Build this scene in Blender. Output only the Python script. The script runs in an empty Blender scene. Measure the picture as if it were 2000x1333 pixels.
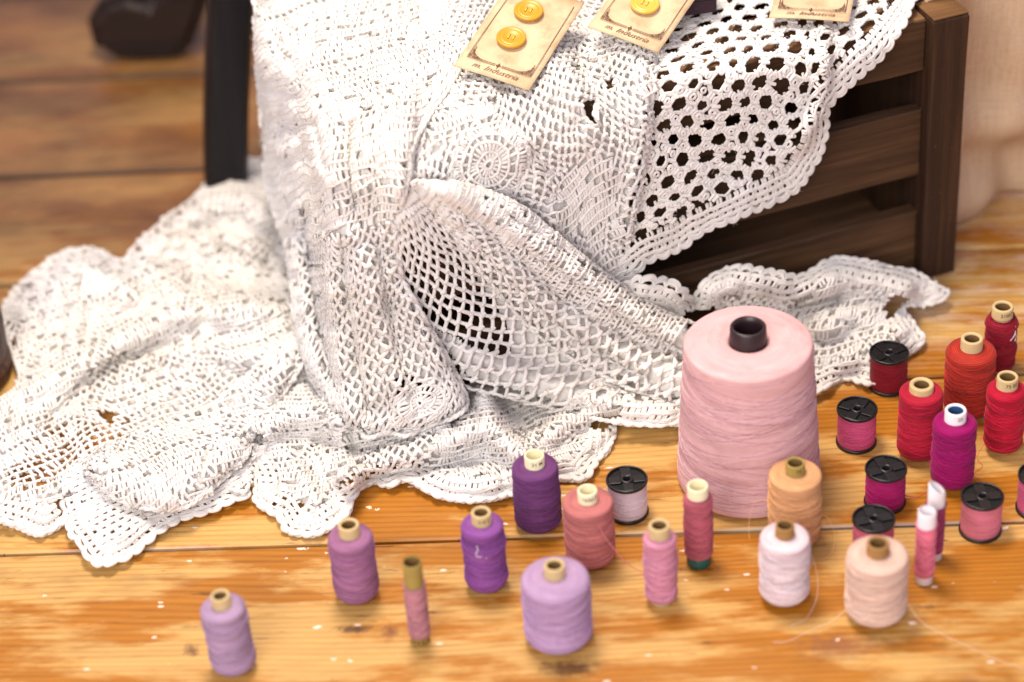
import bpy, bmesh, math, random
import numpy as np
from mathutils import Vector, Matrix
PI = math.pi
random.seed(4)
SC = bpy.context.scene
COL = SC.collection
# ------------------------------------------------------------------ camera, light, exposure
TH, ROLL, DIST = math.radians(36), math.radians(4.2), 1.6
cam = bpy.data.cameras.new('camera'); cam_o = bpy.data.objects.new('camera', cam); COL.objects.link(cam_o)
cam.sensor_width = 36; cam.lens = 4722 / 2000 * 36; cam.clip_end = 50; cam.clip_start = 0.05
_fw = Vector((0, math.cos(TH), -math.sin(TH))); _u0 = Vector((0, math.sin(TH), math.cos(TH))); _r0 = Vector((1, 0, 0))
_rt = _r0 * math.cos(ROLL) - _u0 * math.sin(ROLL); _up = _u0 * math.cos(ROLL) + _r0 * math.sin(ROLL)
_m = Matrix((_rt, _up, -_fw)).transposed().to_4x4(); _m.translation = -_fw * DIST
cam_o.matrix_world = _m
cam.dof.use_dof = True; cam.dof.focus_distance = 1.478; cam.dof.aperture_fstop = 2.9; cam.dof.aperture_blades = 7
SC.camera = cam_o
w = bpy.data.worlds.new('World'); SC.world = w; w.use_nodes = True
w.node_tree.nodes['Background'].inputs[0].default_value = (0.84, 0.79, 1.0, 1)
w.node_tree.nodes['Background'].inputs[1].default_value = 0.62
def area(name, loc, to, size, power, col):
    l = bpy.data.lights.new(name, 'AREA'); l.shape = 'RECTANGLE'; l.size, l.size_y = size; l.energy = power; l.color = col
    o = bpy.data.objects.new(name, l); COL.objects.link(o); o.location = loc
    o.rotation_euler = (Vector(to) - Vector(loc)).to_track_quat('-Z', 'Y').to_euler(); return o
area('shop_ceiling_lamp', (-0.10, 0.10, 1.42), (0.05, -0.06, 0), (0.40, 0.36), 25, (1.0, 0.87, 0.70))
area('shop_window_light', (-0.55, -1.7, 1.15), (0, 0, 0.08), (1.3, 1.0), 42, (1.0, 0.94, 0.89))
vs = SC.view_settings
vs.view_transform = 'Standard'; vs.look = 'None'; vs.exposure = -0.03; vs.gamma = 1.0; vs.use_curve_mapping = False
SC.cycles.use_denoising = True
SC.cycles.max_bounces = 8
# ------------------------------------------------------------------ helpers
def lin(r, g, b):
    f = lambda c: (c / 255 / 12.92) if c / 255 <= 0.04045 else ((c / 255 + 0.055) / 1.055) ** 2.4
    return (f(r), f(g), f(b), 1)
def tag(o, label=None, cat=None, group=None, kind=None):
    if label: o['label'] = label
    if cat: o['category'] = cat
    if group: o['group'] = group
    if kind: o['kind'] = kind
    return o
def empty(name, loc=(0, 0, 0), rot=(0, 0, 0)):
    o = bpy.data.objects.new(name, None); COL.objects.link(o); o.location = loc; o.rotation_euler = rot; o.empty_display_size = .01; return o
def mesh_obj(name, verts, faces, mat, parent=None, smooth=True, uv=None):
    me = bpy.data.meshes.new(name); me.from_pydata([tuple(v) for v in verts], [], [tuple(f) for f in faces])
    me.materials.append(mat)
    if smooth: me.polygons.foreach_set('use_smooth', [True] * len(me.polygons))
    if uv is not None:
        l = me.uv_layers.new(name='UVMap'); idx = np.empty(len(me.loops), int); me.loops.foreach_get('vertex_index', idx)
        l.data.foreach_set('uv', np.asarray(uv, np.float32)[idx].ravel())
    me.update()
    o = bpy.data.objects.new(name, me); COL.objects.link(o); o.parent = parent; return o
def quads_obj(name, V, Q, mat, parent=None):
    me = bpy.data.meshes.new(name); V = np.asarray(V, np.float32); Q = np.asarray(Q, np.int32)
    me.vertices.add(len(V)); me.vertices.foreach_set('co', V.ravel())
    me.loops.add(Q.size); me.loops.foreach_set('vertex_index', Q.ravel())
    me.polygons.add(len(Q)); me.polygons.foreach_set('loop_start', np.arange(0, Q.size, 4, dtype=np.int32))
    me.polygons.foreach_set('use_smooth', np.ones(len(Q), bool)); me.materials.append(mat); me.update(calc_edges=True)
    o = bpy.data.objects.new(name, me); COL.objects.link(o); o.parent = parent; return o
def tubes(P, N, r, sides=5):
    """round strands: P (n,k,3) centre lines, N (n,k,3) rough normals, r scalar / (n,k)"""
    P = np.asarray(P, float); n, k, _ = P.shape
    T = np.gradient(P, axis=1); T /= np.linalg.norm(T, axis=-1, keepdims=True) + 1e-12
    Bn = np.cross(T, N); Bn /= np.linalg.norm(Bn, axis=-1, keepdims=True) + 1e-12
    Nn = np.cross(Bn, T)
    a = np.arange(sides) / sides * 2 * PI
    r = np.broadcast_to(np.asarray(r, float), (n, k))
    V = P[:, :, None] + r[:, :, None, None] * (np.cos(a)[:, None] * Nn[:, :, None] + np.sin(a)[:, None] * Bn[:, :, None])
    i = np.arange(n)[:, None, None] * k * sides; j = np.arange(k - 1)[None, :, None] * sides; s = np.arange(sides)[None, None]
    s2 = (s + 1) % sides
    Q = np.stack(np.broadcast_arrays(i + j + s, i + j + s2, i + j + sides + s2, i + j + sides + s), -1).reshape(-1, 4)
    return V.reshape(-1, 3), Q
def strand(name, pts, r, mat, parent=None, sides=6):
    P = np.asarray(pts, float)[None]; N = np.zeros_like(P); N[..., 2] = 1; N[..., 0] = .13
    V, Q = tubes(P, N, r, sides); return quads_obj(name, V, Q, mat, parent)
def crsp(pts, n=6):
    p = np.asarray(pts, float); N = len(p); out = []
    for i in range(N - 1):
        a, b, c, e = p[max(i - 1, 0)], p[i], p[i + 1], p[min(i + 2, N - 1)]
        for t in np.arange(n) / n: out.append(.5 * (2 * b + (c - a) * t + (2 * a - 5 * b + 4 * c - e) * t * t + (-a + 3 * b - 3 * c + e) * t ** 3))
    out.append(p[-1]); return np.array(out)
def lathe(prof, seg=48, cap=False):
    """profile [(r,z)...] -> verts, faces, uv (u = angle 0..1, v = profile length in m)"""
    prof = np.asarray(prof, float); k = len(prof); V = []; U = []; F = []
    L = np.concatenate([[0], np.cumsum(np.linalg.norm(np.diff(prof, axis=0), axis=1))])
    for j in range(k):
        for i in range(seg + 1):
            a = 2 * PI * i / seg; V.append((prof[j][0] * math.cos(a), prof[j][0] * math.sin(a), prof[j][1])); U.append((i / seg, L[j]))
    for j in range(k - 1):
        for i in range(seg): F.append((j * (seg + 1) + i, j * (seg + 1) + i + 1, (j + 1) * (seg + 1) + i + 1, (j + 1) * (seg + 1) + i))
    return V, F, U
def lathe_obj(name, prof, mat, parent=None, seg=48):
    V, F, U = lathe(prof, seg); return mesh_obj(name, V, F, mat, parent, True, U)
def box_obj(name, size, mat, parent=None, loc=(0, 0, 0), rot=(0, 0, 0), bev=.0015, wob=0., seed=0, cuts=0):
    bm = bmesh.new(); bmesh.ops.create_cube(bm, size=1)
    bmesh.ops.scale(bm, vec=size, verts=bm.verts)
    if cuts:
        ax = max(range(3), key=lambda i: size[i])
        es = [e for e in bm.edges if abs((e.verts[0].co - e.verts[1].co)[ax]) > size[ax] * .5]
        bmesh.ops.subdivide_edges(bm, edges=es, cuts=cuts)
    if bev: bmesh.ops.bevel(bm, geom=[e for e in bm.edges if e.calc_face_angle(0) > .5], offset=bev, segments=2, affect='EDGES', profile=.6)
    if wob:
        rr = random.Random(seed)
        for v in bm.verts: v.co += Vector((rr.uniform(-1, 1), rr.uniform(-1, 1), rr.uniform(-1, 1))) * wob
    me = bpy.data.meshes.new(name); bm.to_mesh(me); bm.free(); me.materials.append(mat)
    o = bpy.data.objects.new(name, me); COL.objects.link(o); o.location = loc; o.rotation_euler = rot; o.parent = parent; return o
# ------------------------------------------------------------------ node materials
class NT:
    def __init__(s, name):
        s.m = bpy.data.materials.new(name); s.m.use_nodes = True; s.t = s.m.node_tree
        s.b = s.t.nodes['Principled BSDF']
    def n(s, typ, **kw):
        nd = s.t.nodes.new('ShaderNode' + typ)
        for k, v in kw.items():
            if k.startswith('i_'):
                key = k[2:]; key = int(key) if key.isdigit() else key.replace('_', ' ')
                s.put(nd.inputs[key], v)
            else: setattr(nd, k, v)
        return nd
    def put(s, inp, v):
        if isinstance(v, bpy.types.NodeSocket): s.t.links.new(v, inp)
        else: inp.default_value = v
    def math(s, op, a, b=0.0, clamp=False):
        nd = s.n('Math', operation=op, use_clamp=clamp); s.put(nd.inputs[0], a); s.put(nd.inputs[1], b); return nd.outputs[0]
    def mix(s, f, a, b, typ='MIX'):
        nd = s.n('Mix', data_type='RGBA', blend_type=typ); s.put(nd.inputs[0], f); s.put(nd.inputs[6], a); s.put(nd.inputs[7], b); return nd.outputs[2]
    def ramp(s, f, stops, interp='LINEAR'):
        nd = s.n('ValToRGB'); s.put(nd.inputs[0], f); cr = nd.color_ramp; cr.interpolation = interp
        while len(cr.elements) < len(stops): cr.elements.new(.5)
        for e, (p, c) in zip(cr.elements, stops): e.position = p; e.color = c if len(c) == 4 else (*c, 1)
        return nd.outputs[0]
    def rng(s, v, a, b, c=0., d=1.):
        nd = s.n('MapRange'); s.put(nd.inputs[0], v)
        for i, x in enumerate((a, b, c, d)): s.put(nd.inputs[i + 1], x)
        return nd.outputs[0]
    def noise(s, vec, scale, detail=4, rough=.55, dist=0.):
        nd = s.n('TexNoise', i_Scale=scale, i_Detail=detail, i_Roughness=rough, i_Distortion=dist); s.put(nd.inputs['Vector'], vec); return nd.outputs[0]
    def scaled(s, vec, sc, loc=(0, 0, 0), rot=(0, 0, 0)):
        nd = s.n('Mapping'); s.put(nd.inputs[0], vec); nd.inputs[1].default_value = loc; nd.inputs[2].default_value = rot; nd.inputs[3].default_value = sc; return nd.outputs[0]
    def obj(s): return s.n('TexCoord').outputs['Object']
    def uv(s): return s.n('TexCoord').outputs['UV']
    def bump(s, h, strength=.3, dist=.001):
        nd = s.n('Bump', i_Strength=strength, i_Distance=dist); s.put(nd.inputs['Height'], h); s.put(s.b.inputs['Normal'], nd.outputs[0])
    def out(s, col, rough=.6, **kw):
        s.put(s.b.inputs['Base Color'], col); s.put(s.b.inputs['Roughness'], rough)
        for k, v in kw.items(): s.put(s.b.inputs[k.replace('_', ' ')], v)
        return s.m
BW = (0, 0, 0, 1), (1, 1, 1, 1)

PLANK_W, PLANK_A, SEAM0 = .1437, math.radians(-3.6), -.199
def floor_material():
    t = NT('floorboards'); o = t.obj()          # object x runs along the boards
    sep = t.n('SeparateXYZ'); t.put(sep.inputs[0], o); x, y = sep.outputs[0], sep.outputs[1]
    pid = t.math('FLOOR', t.math('DIVIDE', t.math('SUBTRACT', y, SEAM0), PLANK_W))
    h1 = t.n('TexWhiteNoise', noise_dimensions='1D'); t.put(h1.inputs[1], pid)
    cmb = t.n('CombineXYZ'); t.put(cmb.inputs[0], t.math('ADD', x, t.math('MULTIPLY', h1.outputs[0], 7.3))); t.put(cmb.inputs[1], y); t.put(cmb.inputs[2], pid)
    v = cmb.outputs[0]
    # growth rings seen along the board
    wob = t.noise(t.scaled(v, (2.0, 6, 1)), 1.0, 2, .45)
    band = t.math('ADD', t.math('MULTIPLY', y, 215.), t.math('MULTIPLY', wob, 12.))
    ring = t.math('ABSOLUTE', t.math('SUBTRACT', t.math('FRACT', band), .5))
    ring = t.math('POWER', t.rng(ring, .0, .5), .6)
    fine = t.noise(t.scaled(v, (11, 620, 1)), 1.0, 6, .72)
    grain = t.math('ADD', t.math('ADD', t.math('MULTIPLY', ring, .26), .09), t.math('MULTIPLY', fine, .56))
    raw = t.ramp(grain, [(.2, lin(146, 102, 50)), (.5, lin(192, 148, 82)), (.8, lin(206, 166, 100))])
    var = t.ramp(grain, [(.2, lin(122, 70, 14)), (.5, lin(164, 101, 22)), (.8, lin(182, 124, 42))])
    patch = t.noise(t.scaled(v, (7, 26, 1)), 1.0, 8, .62, .1)
    pm = t.rng(patch, .46, .54)
    col = t.mix(pm, raw, var)
    hue = t.rng(h1.outputs[0], 0, 1, .88, 1.06)
    hm = t.n('HueSaturation'); t.put(hm.inputs[4], col); t.put(hm.inputs[2], hue); col = hm.outputs[0]
    # worn grey-brown boards far back on the left, the shade there painted in too
    wear_shade = t.noise(t.scaled(v, (4.5, 11, 1), (3, 1, 0)), 1.0, 5, .6)
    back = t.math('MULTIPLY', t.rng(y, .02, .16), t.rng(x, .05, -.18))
    wm = t.math('MULTIPLY', back, t.rng(wear_shade, .30, .60, .72, 1.))
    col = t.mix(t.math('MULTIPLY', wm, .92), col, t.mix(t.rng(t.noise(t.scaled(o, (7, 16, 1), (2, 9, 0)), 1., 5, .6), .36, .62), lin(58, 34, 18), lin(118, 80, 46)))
    # dark dashes and stains
    dash = t.noise(t.scaled(v, (28, 260, 1), (1, 2, 0)), 1.0, 3, .6)
    col = t.mix(t.math('MULTIPLY', t.rng(dash, .66, .72), .8), col, lin(70, 38, 16))
    stain = t.noise(t.scaled(v, (7, 16, 1), (8, 4, 0)), 1.0, 4, .6)
    col = t.mix(t.math('MULTIPLY', t.rng(stain, .62, .74), .5), col, lin(96, 58, 40))
    # knots and stains, plus the fat lilac spool's shadow painted on the boards
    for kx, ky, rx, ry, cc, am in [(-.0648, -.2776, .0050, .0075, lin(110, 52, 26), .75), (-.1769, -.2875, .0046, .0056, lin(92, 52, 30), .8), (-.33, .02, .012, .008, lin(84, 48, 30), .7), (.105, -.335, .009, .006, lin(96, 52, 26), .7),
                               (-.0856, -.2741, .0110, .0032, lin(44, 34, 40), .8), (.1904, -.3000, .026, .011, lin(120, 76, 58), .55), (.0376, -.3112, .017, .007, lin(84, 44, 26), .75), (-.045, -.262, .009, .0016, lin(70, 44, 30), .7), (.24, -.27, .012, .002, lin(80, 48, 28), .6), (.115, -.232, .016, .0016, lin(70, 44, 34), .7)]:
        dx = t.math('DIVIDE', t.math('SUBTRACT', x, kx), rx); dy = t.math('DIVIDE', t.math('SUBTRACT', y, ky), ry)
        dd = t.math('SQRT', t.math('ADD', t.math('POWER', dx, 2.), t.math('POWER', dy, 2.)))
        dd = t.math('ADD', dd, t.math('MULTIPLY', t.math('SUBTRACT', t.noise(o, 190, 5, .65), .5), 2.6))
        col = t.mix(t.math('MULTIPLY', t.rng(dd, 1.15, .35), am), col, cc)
    # nicks and hair-line scratches
    nick = t.noise(t.scaled(o, (240, 620, 1), (3, 3, 0)), 1.0, 2, .5); col = t.mix(t.math('MULTIPLY', t.rng(nick, .70, .76), .55), col, lin(84, 46, 20))
    lite = t.noise(t.scaled(o, (30, 900, 1), (0, 0, 0), (0, 0, .12)), 1.0, 2, .5); col = t.mix(t.math('MULTIPLY', t.rng(lite, .70, .78), .4), col, lin(226, 190, 140))
    tone = t.noise(t.scaled(v, (14, 140, 1), (2, 7, 0)), 1.0, 5, .7); hs = t.n('HueSaturation'); t.put(hs.inputs[4], col); t.put(hs.inputs[2], t.rng(tone, .3, .7, .84, 1.14)); col = hs.outputs[0]
    # paint specks
    for sc, th, off, am in [(95, .12, 0, .9), (50, .085, 3, .85), (170, .17, 5, .7)]:
        vo = t.n('TexVoronoi', i_Scale=sc); t.put(vo.inputs['Vector'], t.scaled(o, (.5, 1, 0), (off, off * .7, 0)))
        pick = t.n('SeparateColor'); t.put(pick.inputs[0], vo.outputs[1])
        wig = t.math('MULTIPLY', t.math('SUBTRACT', t.noise(o, sc * 5, 4), .5), .34)
        m = t.math('MULTIPLY', t.rng(y, -.10, -.14), t.math('LESS_THAN', t.math('ADD', vo.outputs[0], wig), th)); m = t.math('MULTIPLY', m, t.math('GREATER_THAN', pick.outputs[0], .925))
        col = t.mix(t.math('MULTIPLY', m, am), col, lin(236, 218, 205))
    # smears of old white paint and filler along the joints
    fr = t.math('FRACT', t.math('DIVIDE', t.math('SUBTRACT', y, SEAM0), PLANK_W))
    edge = t.math('MINIMUM', fr, t.math('SUBTRACT', 1., fr))
    em = t.math('MULTIPLY', t.math('MULTIPLY', t.rng(edge, .022, .008), t.rng(y, -.08, -.12)), t.rng(t.noise(t.scaled(v, (7, 3, 1)), 1., 3), .45, .6))
    col = t.mix(t.math('MULTIPLY', em, .55), col, lin(196, 196, 186))
    sm = t.noise(t.scaled(v, (16, 70, 1), (5, 5, 0)), 1., 5, .7)
    right = t.math('MULTIPLY', t.rng(x, .12, .28), t.rng(y, -.08, .02))
    col = t.mix(t.math('MULTIPLY', t.math('MULTIPLY', right, t.rng(sm, .45, .68)), .6), col, lin(214, 196, 182))
    col = t.mix(t.math('MULTIPLY', t.rng(edge, .012, .003), .6), col, lin(60, 34, 18))
    col = t.mix(t.math('MULTIPLY', t.math('MULTIPLY', t.rng(edge, .045, .012), back), .75), col, lin(44, 26, 16))      # dirt trodden into the joints
    t.bump(t.math('ADD', grain, t.math('MULTIPLY', patch, .5)), .35, .0006)
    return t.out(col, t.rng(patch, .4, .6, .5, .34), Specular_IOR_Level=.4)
def dark_wood(name, c0, c1, c2, axis=0, rough=.6):
    t = NT(name); o = t.obj()
    oi = t.n('ObjectInfo'); add = t.n('VectorMath', operation='ADD'); t.put(add.inputs[0], o)
    cm = t.n('CombineXYZ'); [t.put(cm.inputs[i], t.math('MULTIPLY', oi.outputs['Random'], 3.1 + i)) for i in range(3)]; t.put(add.inputs[1], cm.outputs[0])
    sc = [170, 170, 170]; sc[axis] = 7
    g = t.noise(t.scaled(add.outputs[0], sc), 1., 5, .65, .4)
    b = t.noise(t.scaled(add.outputs[0], [s * .25 for s in sc]), 1., 3, .5)
    col = t.ramp(t.math('ADD', t.math('MULTIPLY', g, .7), t.math('MULTIPLY', b, .35)), [(.3, c0), (.52, c1), (.75, c2)])
    sp = t.noise(o, 420, 2); col = t.mix(t.math('MULTIPLY', t.rng(sp, .73, .78), .35), col, lin(150, 130, 110))
    t.bump(g, .5, .0007); return t.out(col, rough, Specular_IOR_Level=.3)
def cotton_material():
    t = NT('white_cotton_yarn'); o = t.obj()
    n = t.noise(o, 9, 3); ply = t.noise(o, 1500, 2, .6)
    col = t.mix(t.rng(n, .35, .65), (.90, .875, .86, 1), (.91, .87, .81, 1))
    t.bump(ply, .5, .0006)
    t.out(col, .9, Specular_IOR_Level=.12, Sheen_Weight=.2, Sheen_Roughness=.5)
    tr = t.n('BsdfTranslucent'); t.put(tr.inputs[0], (.93, .90, .87, 1)); mx = t.n('MixShader', i_0=.30)
    t.put(mx.inputs[1], t.b.outputs[0]); t.put(mx.inputs[2], tr.outputs[0]); t.put(t.t.nodes['Material Output'].inputs[0], mx.outputs[0])
    return t.m
def thread_material(name, c, c2=None, var=.17, dirt=0.):
    t = NT(name); u = t.uv(); c2 = c2 or tuple(min(1, x * 1.3 + .02) for x in c[:3]) + (1,)
    sep = t.n('SeparateXYZ'); t.put(sep.inputs[0], u); a, z = sep.outputs[0], sep.outputs[1]
    # criss-cross wind: two families of fine helices
    w1 = t.math('SINE', t.math('ADD', t.math('MULTIPLY', z, 5600.), t.math('MULTIPLY', a, 2 * PI * 5)))
    w2 = t.math('SINE', t.math('ADD', t.math('MULTIPLY', z, 5100.), t.math('MULTIPLY', a, -2 * PI * 6)))
    zone = t.noise(t.scaled(u, (2.2, 95, 1)), 1., 3, .5)
    zf = t.rng(zone, .44, .56)
    wind = t.math('ADD', t.math('MULTIPLY', w1, zf), t.math('MULTIPLY', w2, t.math('SUBTRACT', 1., zf)))
    st = t.noise(t.scaled(u, (5, 1000, 1), (1, 2, 0)), 1., 2, .5)
    big = t.noise(t.scaled(t.scaled(u, (1, 1, 1), (0, 0, 0), (0, 0, .006)), (2.2, 130, 1), (4, 2, 0)), 1., 3, .6)
    f = t.math('ADD', t.math('MULTIPLY', st, .45), t.math('MULTIPLY', big, .65))
    col = t.mix(t.rng(f, .38, .72), tuple(x * (1 - var * 2.0) for x in c[:3]) + (1,), t.mix(t.rng(wind, -1, 1), c, c2))
    if dirt:
        d = t.noise(t.scaled(u, (5, 60, 1)), 1., 6, .65); col = t.mix(t.math('MULTIPLY', t.rng(d, .5, .72), dirt), col, lin(150, 110, 105))
    t.bump(t.math('ADD', wind, t.math('MULTIPLY', st, 2.2)), .55, .00025)
    return t.out(col, .7, Specular_IOR_Level=.18, Sheen_Weight=.06, Sheen_Roughness=.4)
def plain(name, c, rough=.5, spec=.5, nscale=60, amt=.15, bump=0.):
    t = NT(name); o = t.obj(); n = t.noise(o, nscale, 5, .6)
    col = t.mix(n, tuple(x * (1 - amt) for x in c[:3]) + (1,), tuple(min(1, x * (1 + amt)) for x in c[:3]) + (1,))
    if bump: t.bump(t.noise(o, nscale * 8, 3), bump, .0005)
    return t.out(col, rough, Specular_IOR_Level=spec)
M = {}
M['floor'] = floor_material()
M['cotton'] = cotton_material()
M['crate_v'] = dark_wood('crate_wood_upright', lin(24, 14, 10), lin(50, 31, 20), lin(74, 50, 32), 2)
M['crate_h'] = dark_wood('crate_wood_slat', lin(32, 20, 13), lin(66, 45, 28), lin(100, 72, 48), 0)
M['crate_top'] = dark_wood('crate_wood_lit_top', lin(62, 40, 24), lin(106, 74, 44), lin(134, 98, 62), 0)  # crate wood made paler, light from above painted into its colour
M['black_wood'] = dark_wood('black_stained_wood', lin(8, 7, 9), lin(16, 14, 17), lin(30, 28, 30), 2, .42)
M['brown_wood'] = dark_wood('dark_brown_wood', lin(28, 14, 10), lin(62, 34, 22), lin(92, 56, 36), 0, .5)
M['brown_wood_dark'] = dark_wood('near_black_brown_wood', lin(14, 8, 7), lin(30, 17, 13), lin(48, 30, 22), 0, .5)
M['paper_core'] = plain('beige_paper_tube', lin(190, 166, 122), .75, .2, 160, .22)
M['core_inside'] = plain('shaded_card_tube_lining', lin(120, 92, 56), .8, .1, 160, .2)  # darker brown inner wall, the shade inside the tube holes put into its colour
M['pale_core'] = plain('pale_plastic_tube', lin(222, 214, 178), .45, .4, 120, .1)
M['olive_core'] = plain('olive_card_tube', lin(150, 128, 66), .7, .25, 140, .3)
M['green_core'] = plain('dark_green_ring', lin(20, 78, 70), .4, .5)
M['brown_core'] = plain('brown_card_tube', lin(150, 112, 66), .7, .2, 140, .25)
M['white_plastic'] = plain('white_plastic_tube', lin(228, 222, 226), .35, .5, 30, .04)
M['blue_inside'] = plain('blue_tube_lining', lin(44, 84, 130), .5, .4)
M['black_plastic'] = plain('black_plastic', lin(24, 21, 24), .33, .5, 80, .2)
M['black_recess'] = plain('matt_black_plastic', lin(9, 8, 10), .6, .3, 80, .2)
M['cone_tube'] = plain('dark_brown_plastic_tube', lin(38, 22, 26), .4, .5, 60, .2)
M['ink'] = plain('dark_ink', lin(60, 48, 40), .8, .1)
M['brown_ink'] = plain('brown_ink', lin(104, 78, 62), .8, .1)
M['button'] = plain('yellow_button_plastic', lin(184, 136, 26), .38, .45, 40, .08)
M['plum_card'] = plain('dark_plum_card', lin(44, 24, 34), .6, .3, 90, .2)
M['button_pale'] = plain('pale_yellow_button_plastic', lin(206, 166, 66), .25, .6, 40, .08)
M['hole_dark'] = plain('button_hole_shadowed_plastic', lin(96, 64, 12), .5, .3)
M['sew_thread'] = plain('cream_sewing_thread', lin(226, 190, 84), .6, .3)
def card_material():
    t = NT('aged_card'); o = t.obj(); a = t.noise(o, 38, 5, .6); b = t.noise(o, 85, 4, .55)
    col = t.mix(t.rng(a, .4, .68), lin(204, 178, 146), lin(178, 146, 112))
    col = t.mix(t.math('MULTIPLY', t.rng(b, .55, .75), .5), col, lin(134, 98, 70))
    t.bump(t.noise(o, 600, 3), .2, .0003); return t.out(col, .75, Specular_IOR_Level=.2)
M['card'] = card_material()
def linen_material():
    t = NT('beige_linen'); o = t.obj()
    wv = t.math('ADD', t.noise(t.scaled(o, (40, 900, 900)), 1., 2), t.noise(t.scaled(o, (900, 40, 40)), 1., 2))
    col = t.mix(t.rng(wv, .7, 1.3), lin(186, 158, 128), lin(206, 180, 150)); t.bump(wv, .3, .0005)
    return t.out(col, .9, Specular_IOR_Level=.1)
M['linen'] = linen_material()
# ------------------------------------------------------------------ the floor
def build_floor():
    V, F = [], []
    rr = random.Random(2)
    def prism(y0, y1, dz, tilt):
        b = .0012; x0, x1 = -3.5, 3.5; k = 60
        n0 = len(V)
        for i in range(k + 1):
            x = x0 + (x1 - x0) * i / k; j = .00035 * math.sin(x * 31 + y0 * 50) + .0003 * math.sin(x * 77 + y0 * 9)
            for (yy, zz) in ((y0 + j, -.02), (y0 + j, -b), (y0 + j + b, 0), (y1 - b + j * .7, 0), (y1 + j * .7, -b), (y1 + j * .7, -.02)):
                V.append((x, yy, zz + dz + tilt * (yy - y0)))
        for i in range(k):
            for q in range(5): F.append((n0 + i * 6 + q, n0 + i * 6 + q + 1, n0 + (i + 1) * 6 + q + 1, n0 + (i + 1) * 6 + q))
    for i in range(-12, 26):
        y0 = SEAM0 + i * PLANK_W; prism(y0 + .0014, y0 + PLANK_W - .0014, 0 if i in (-2, -1, 0) else rr.uniform(-.0008, .0003), 0)
    n = len(V); V.extend([(-3.5, -3, -.012), (3.5, -3, -.012), (3.5, 4, -.012), (-3.5, 4, -.012)]); F.append((n, n + 1, n + 2, n + 3))
    F[:] = [f[::-1] for f in F[:-1]] + [F[-1]]
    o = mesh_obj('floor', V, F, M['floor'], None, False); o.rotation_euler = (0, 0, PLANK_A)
    tag(o, 'orange varnished pine floorboards with worn patches and white paint specks', 'floor', kind='structure')
build_floor()
# ------------------------------------------------------------------ the crate
P0 = Vector((.2777, .0344, 0)); CA = math.radians(18); CH, CLEN, CDEP = .197, .372 + .0255, .25
CX = .0255                       # the crate runs from s = -CLEN to s = CX in the frame of P0
crate = empty('wooden_crate', P0 + Vector((math.cos(CA), math.sin(CA), 0)) * CX, (0, 0, CA))
tag(crate, 'dark brown slatted wooden crate standing on the floor under the white lace', 'crate')
PW = .0255
for i, (x, y) in enumerate([(-PW / 2, PW / 2), (-CLEN + PW / 2, PW / 2), (-PW / 2, CDEP - PW / 2), (-CLEN + PW / 2, CDEP - PW / 2)]):
    box_obj('post', (PW, PW, CH), M['crate_v'], crate, (x, y, CH / 2), bev=.0018, wob=.0003, seed=i, cuts=4)
    box_obj('post_cap', (PW - .001, PW - .001, .0012), M['crate_top'], crate, (x, y, CH + .0007), bev=.0004)
for z0, z1 in ((.006, .052), (.080, .130), (.159, .195)):
    for y in (.013, CDEP - .013):
        box_obj('slat', (CLEN - 2 * PW - .001, .010, z1 - z0), M['crate_h'], crate, (-CLEN / 2, y, (z0 + z1) / 2), bev=.0012, wob=.0004, seed=int(z0 * 999), cuts=12)
    for x in (-.013, -CLEN + .013):
        box_obj('slat', (CDEP - 2 * PW - .001, .010, z1 - z0), M['crate_h'], crate, (x, CDEP / 2, (z0 + z1) / 2), (0, 0, PI / 2), bev=.0012, wob=.0004, seed=int(z0 * 777), cuts=8)
for y0, y1 in ((.009, .058), (.098, .147), (.187, .236)):
    box_obj('top_slat', (CLEN - 2 * PW - .002, y1 - y0, .009), M['crate_top'], crate, (-CLEN / 2, (y0 + y1) / 2, CH - .0055), bev=.0012, wob=.0003, seed=int(y0 * 999), cuts=10)
for z in (.066,):
    b = box_obj('brace', (.22, .008, .024), M['crate_h'], crate, (-.15, CDEP - .026, .10), (0, math.radians(38), 0), bev=.001)
box_obj('added_back_board', (CLEN - 2 * PW - .004, .004, CH - .02), M['crate_h'], crate, (-CLEN / 2, CDEP - .004, CH / 2), bev=.0005)  # added board closing the back gaps so the crate interior stays dark
for x in (-.0205, -CLEN + .0205): box_obj('added_end_board', (.004, CDEP - 2 * PW - .01, CH - .02), M['crate_v'], crate, (x, CDEP / 2, CH / 2), bev=.0005)  # added boards that shut out the bright floor seen through the end gaps
box_obj('base_board', (CLEN - .044, CDEP - .044, .006), M['crate_h'], crate, (-CLEN / 2, CDEP / 2, .012), bev=.001)
# ------------------------------------------------------------------ dark furniture and cloth at the picture's edges
def slab(name, outline, th, mat, parent=None, bev=.004):
    """outline (x,z) in a vertical plane, thickness along y, bevelled"""
    bm = bmesh.new(); vs_ = [bm.verts.new((x, -th / 2, z)) for x, z in outline]; f = bm.faces.new(vs_)
    r = bmesh.ops.extrude_face_region(bm, geom=[f]); bmesh.ops.translate(bm, vec=(0, th, 0), verts=[v for v in r['geom'] if isinstance(v, bmesh.types.BMVert)])
    bmesh.ops.recalc_face_normals(bm, faces=bm.faces)
    bmesh.ops.bevel(bm, geom=[e for e in bm.edges if e.calc_face_angle(0) > .9], offset=bev, segments=3, affect='EDGES')
    me = bpy.data.meshes.new(name); bm.to_mesh(me); bm.free(); me.materials.append(mat)
    o = bpy.data.objects.new(name, me); COL.objects.link(o); o.parent = parent; return o
leg = empty('chair_leg', (-.2000, .205, 0), (0, 0, math.radians(8)))
tag(leg, 'black square furniture leg standing just left of the lace covered crate', 'furniture leg')
cl = crsp([(.000, 0, 0), (.007, 0, .06), (.0185, 0, .13), (.034, 0, .21), (.060, 0, .32), (.098, 0, .46)], 6)
Vv, Ff = [], []
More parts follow.
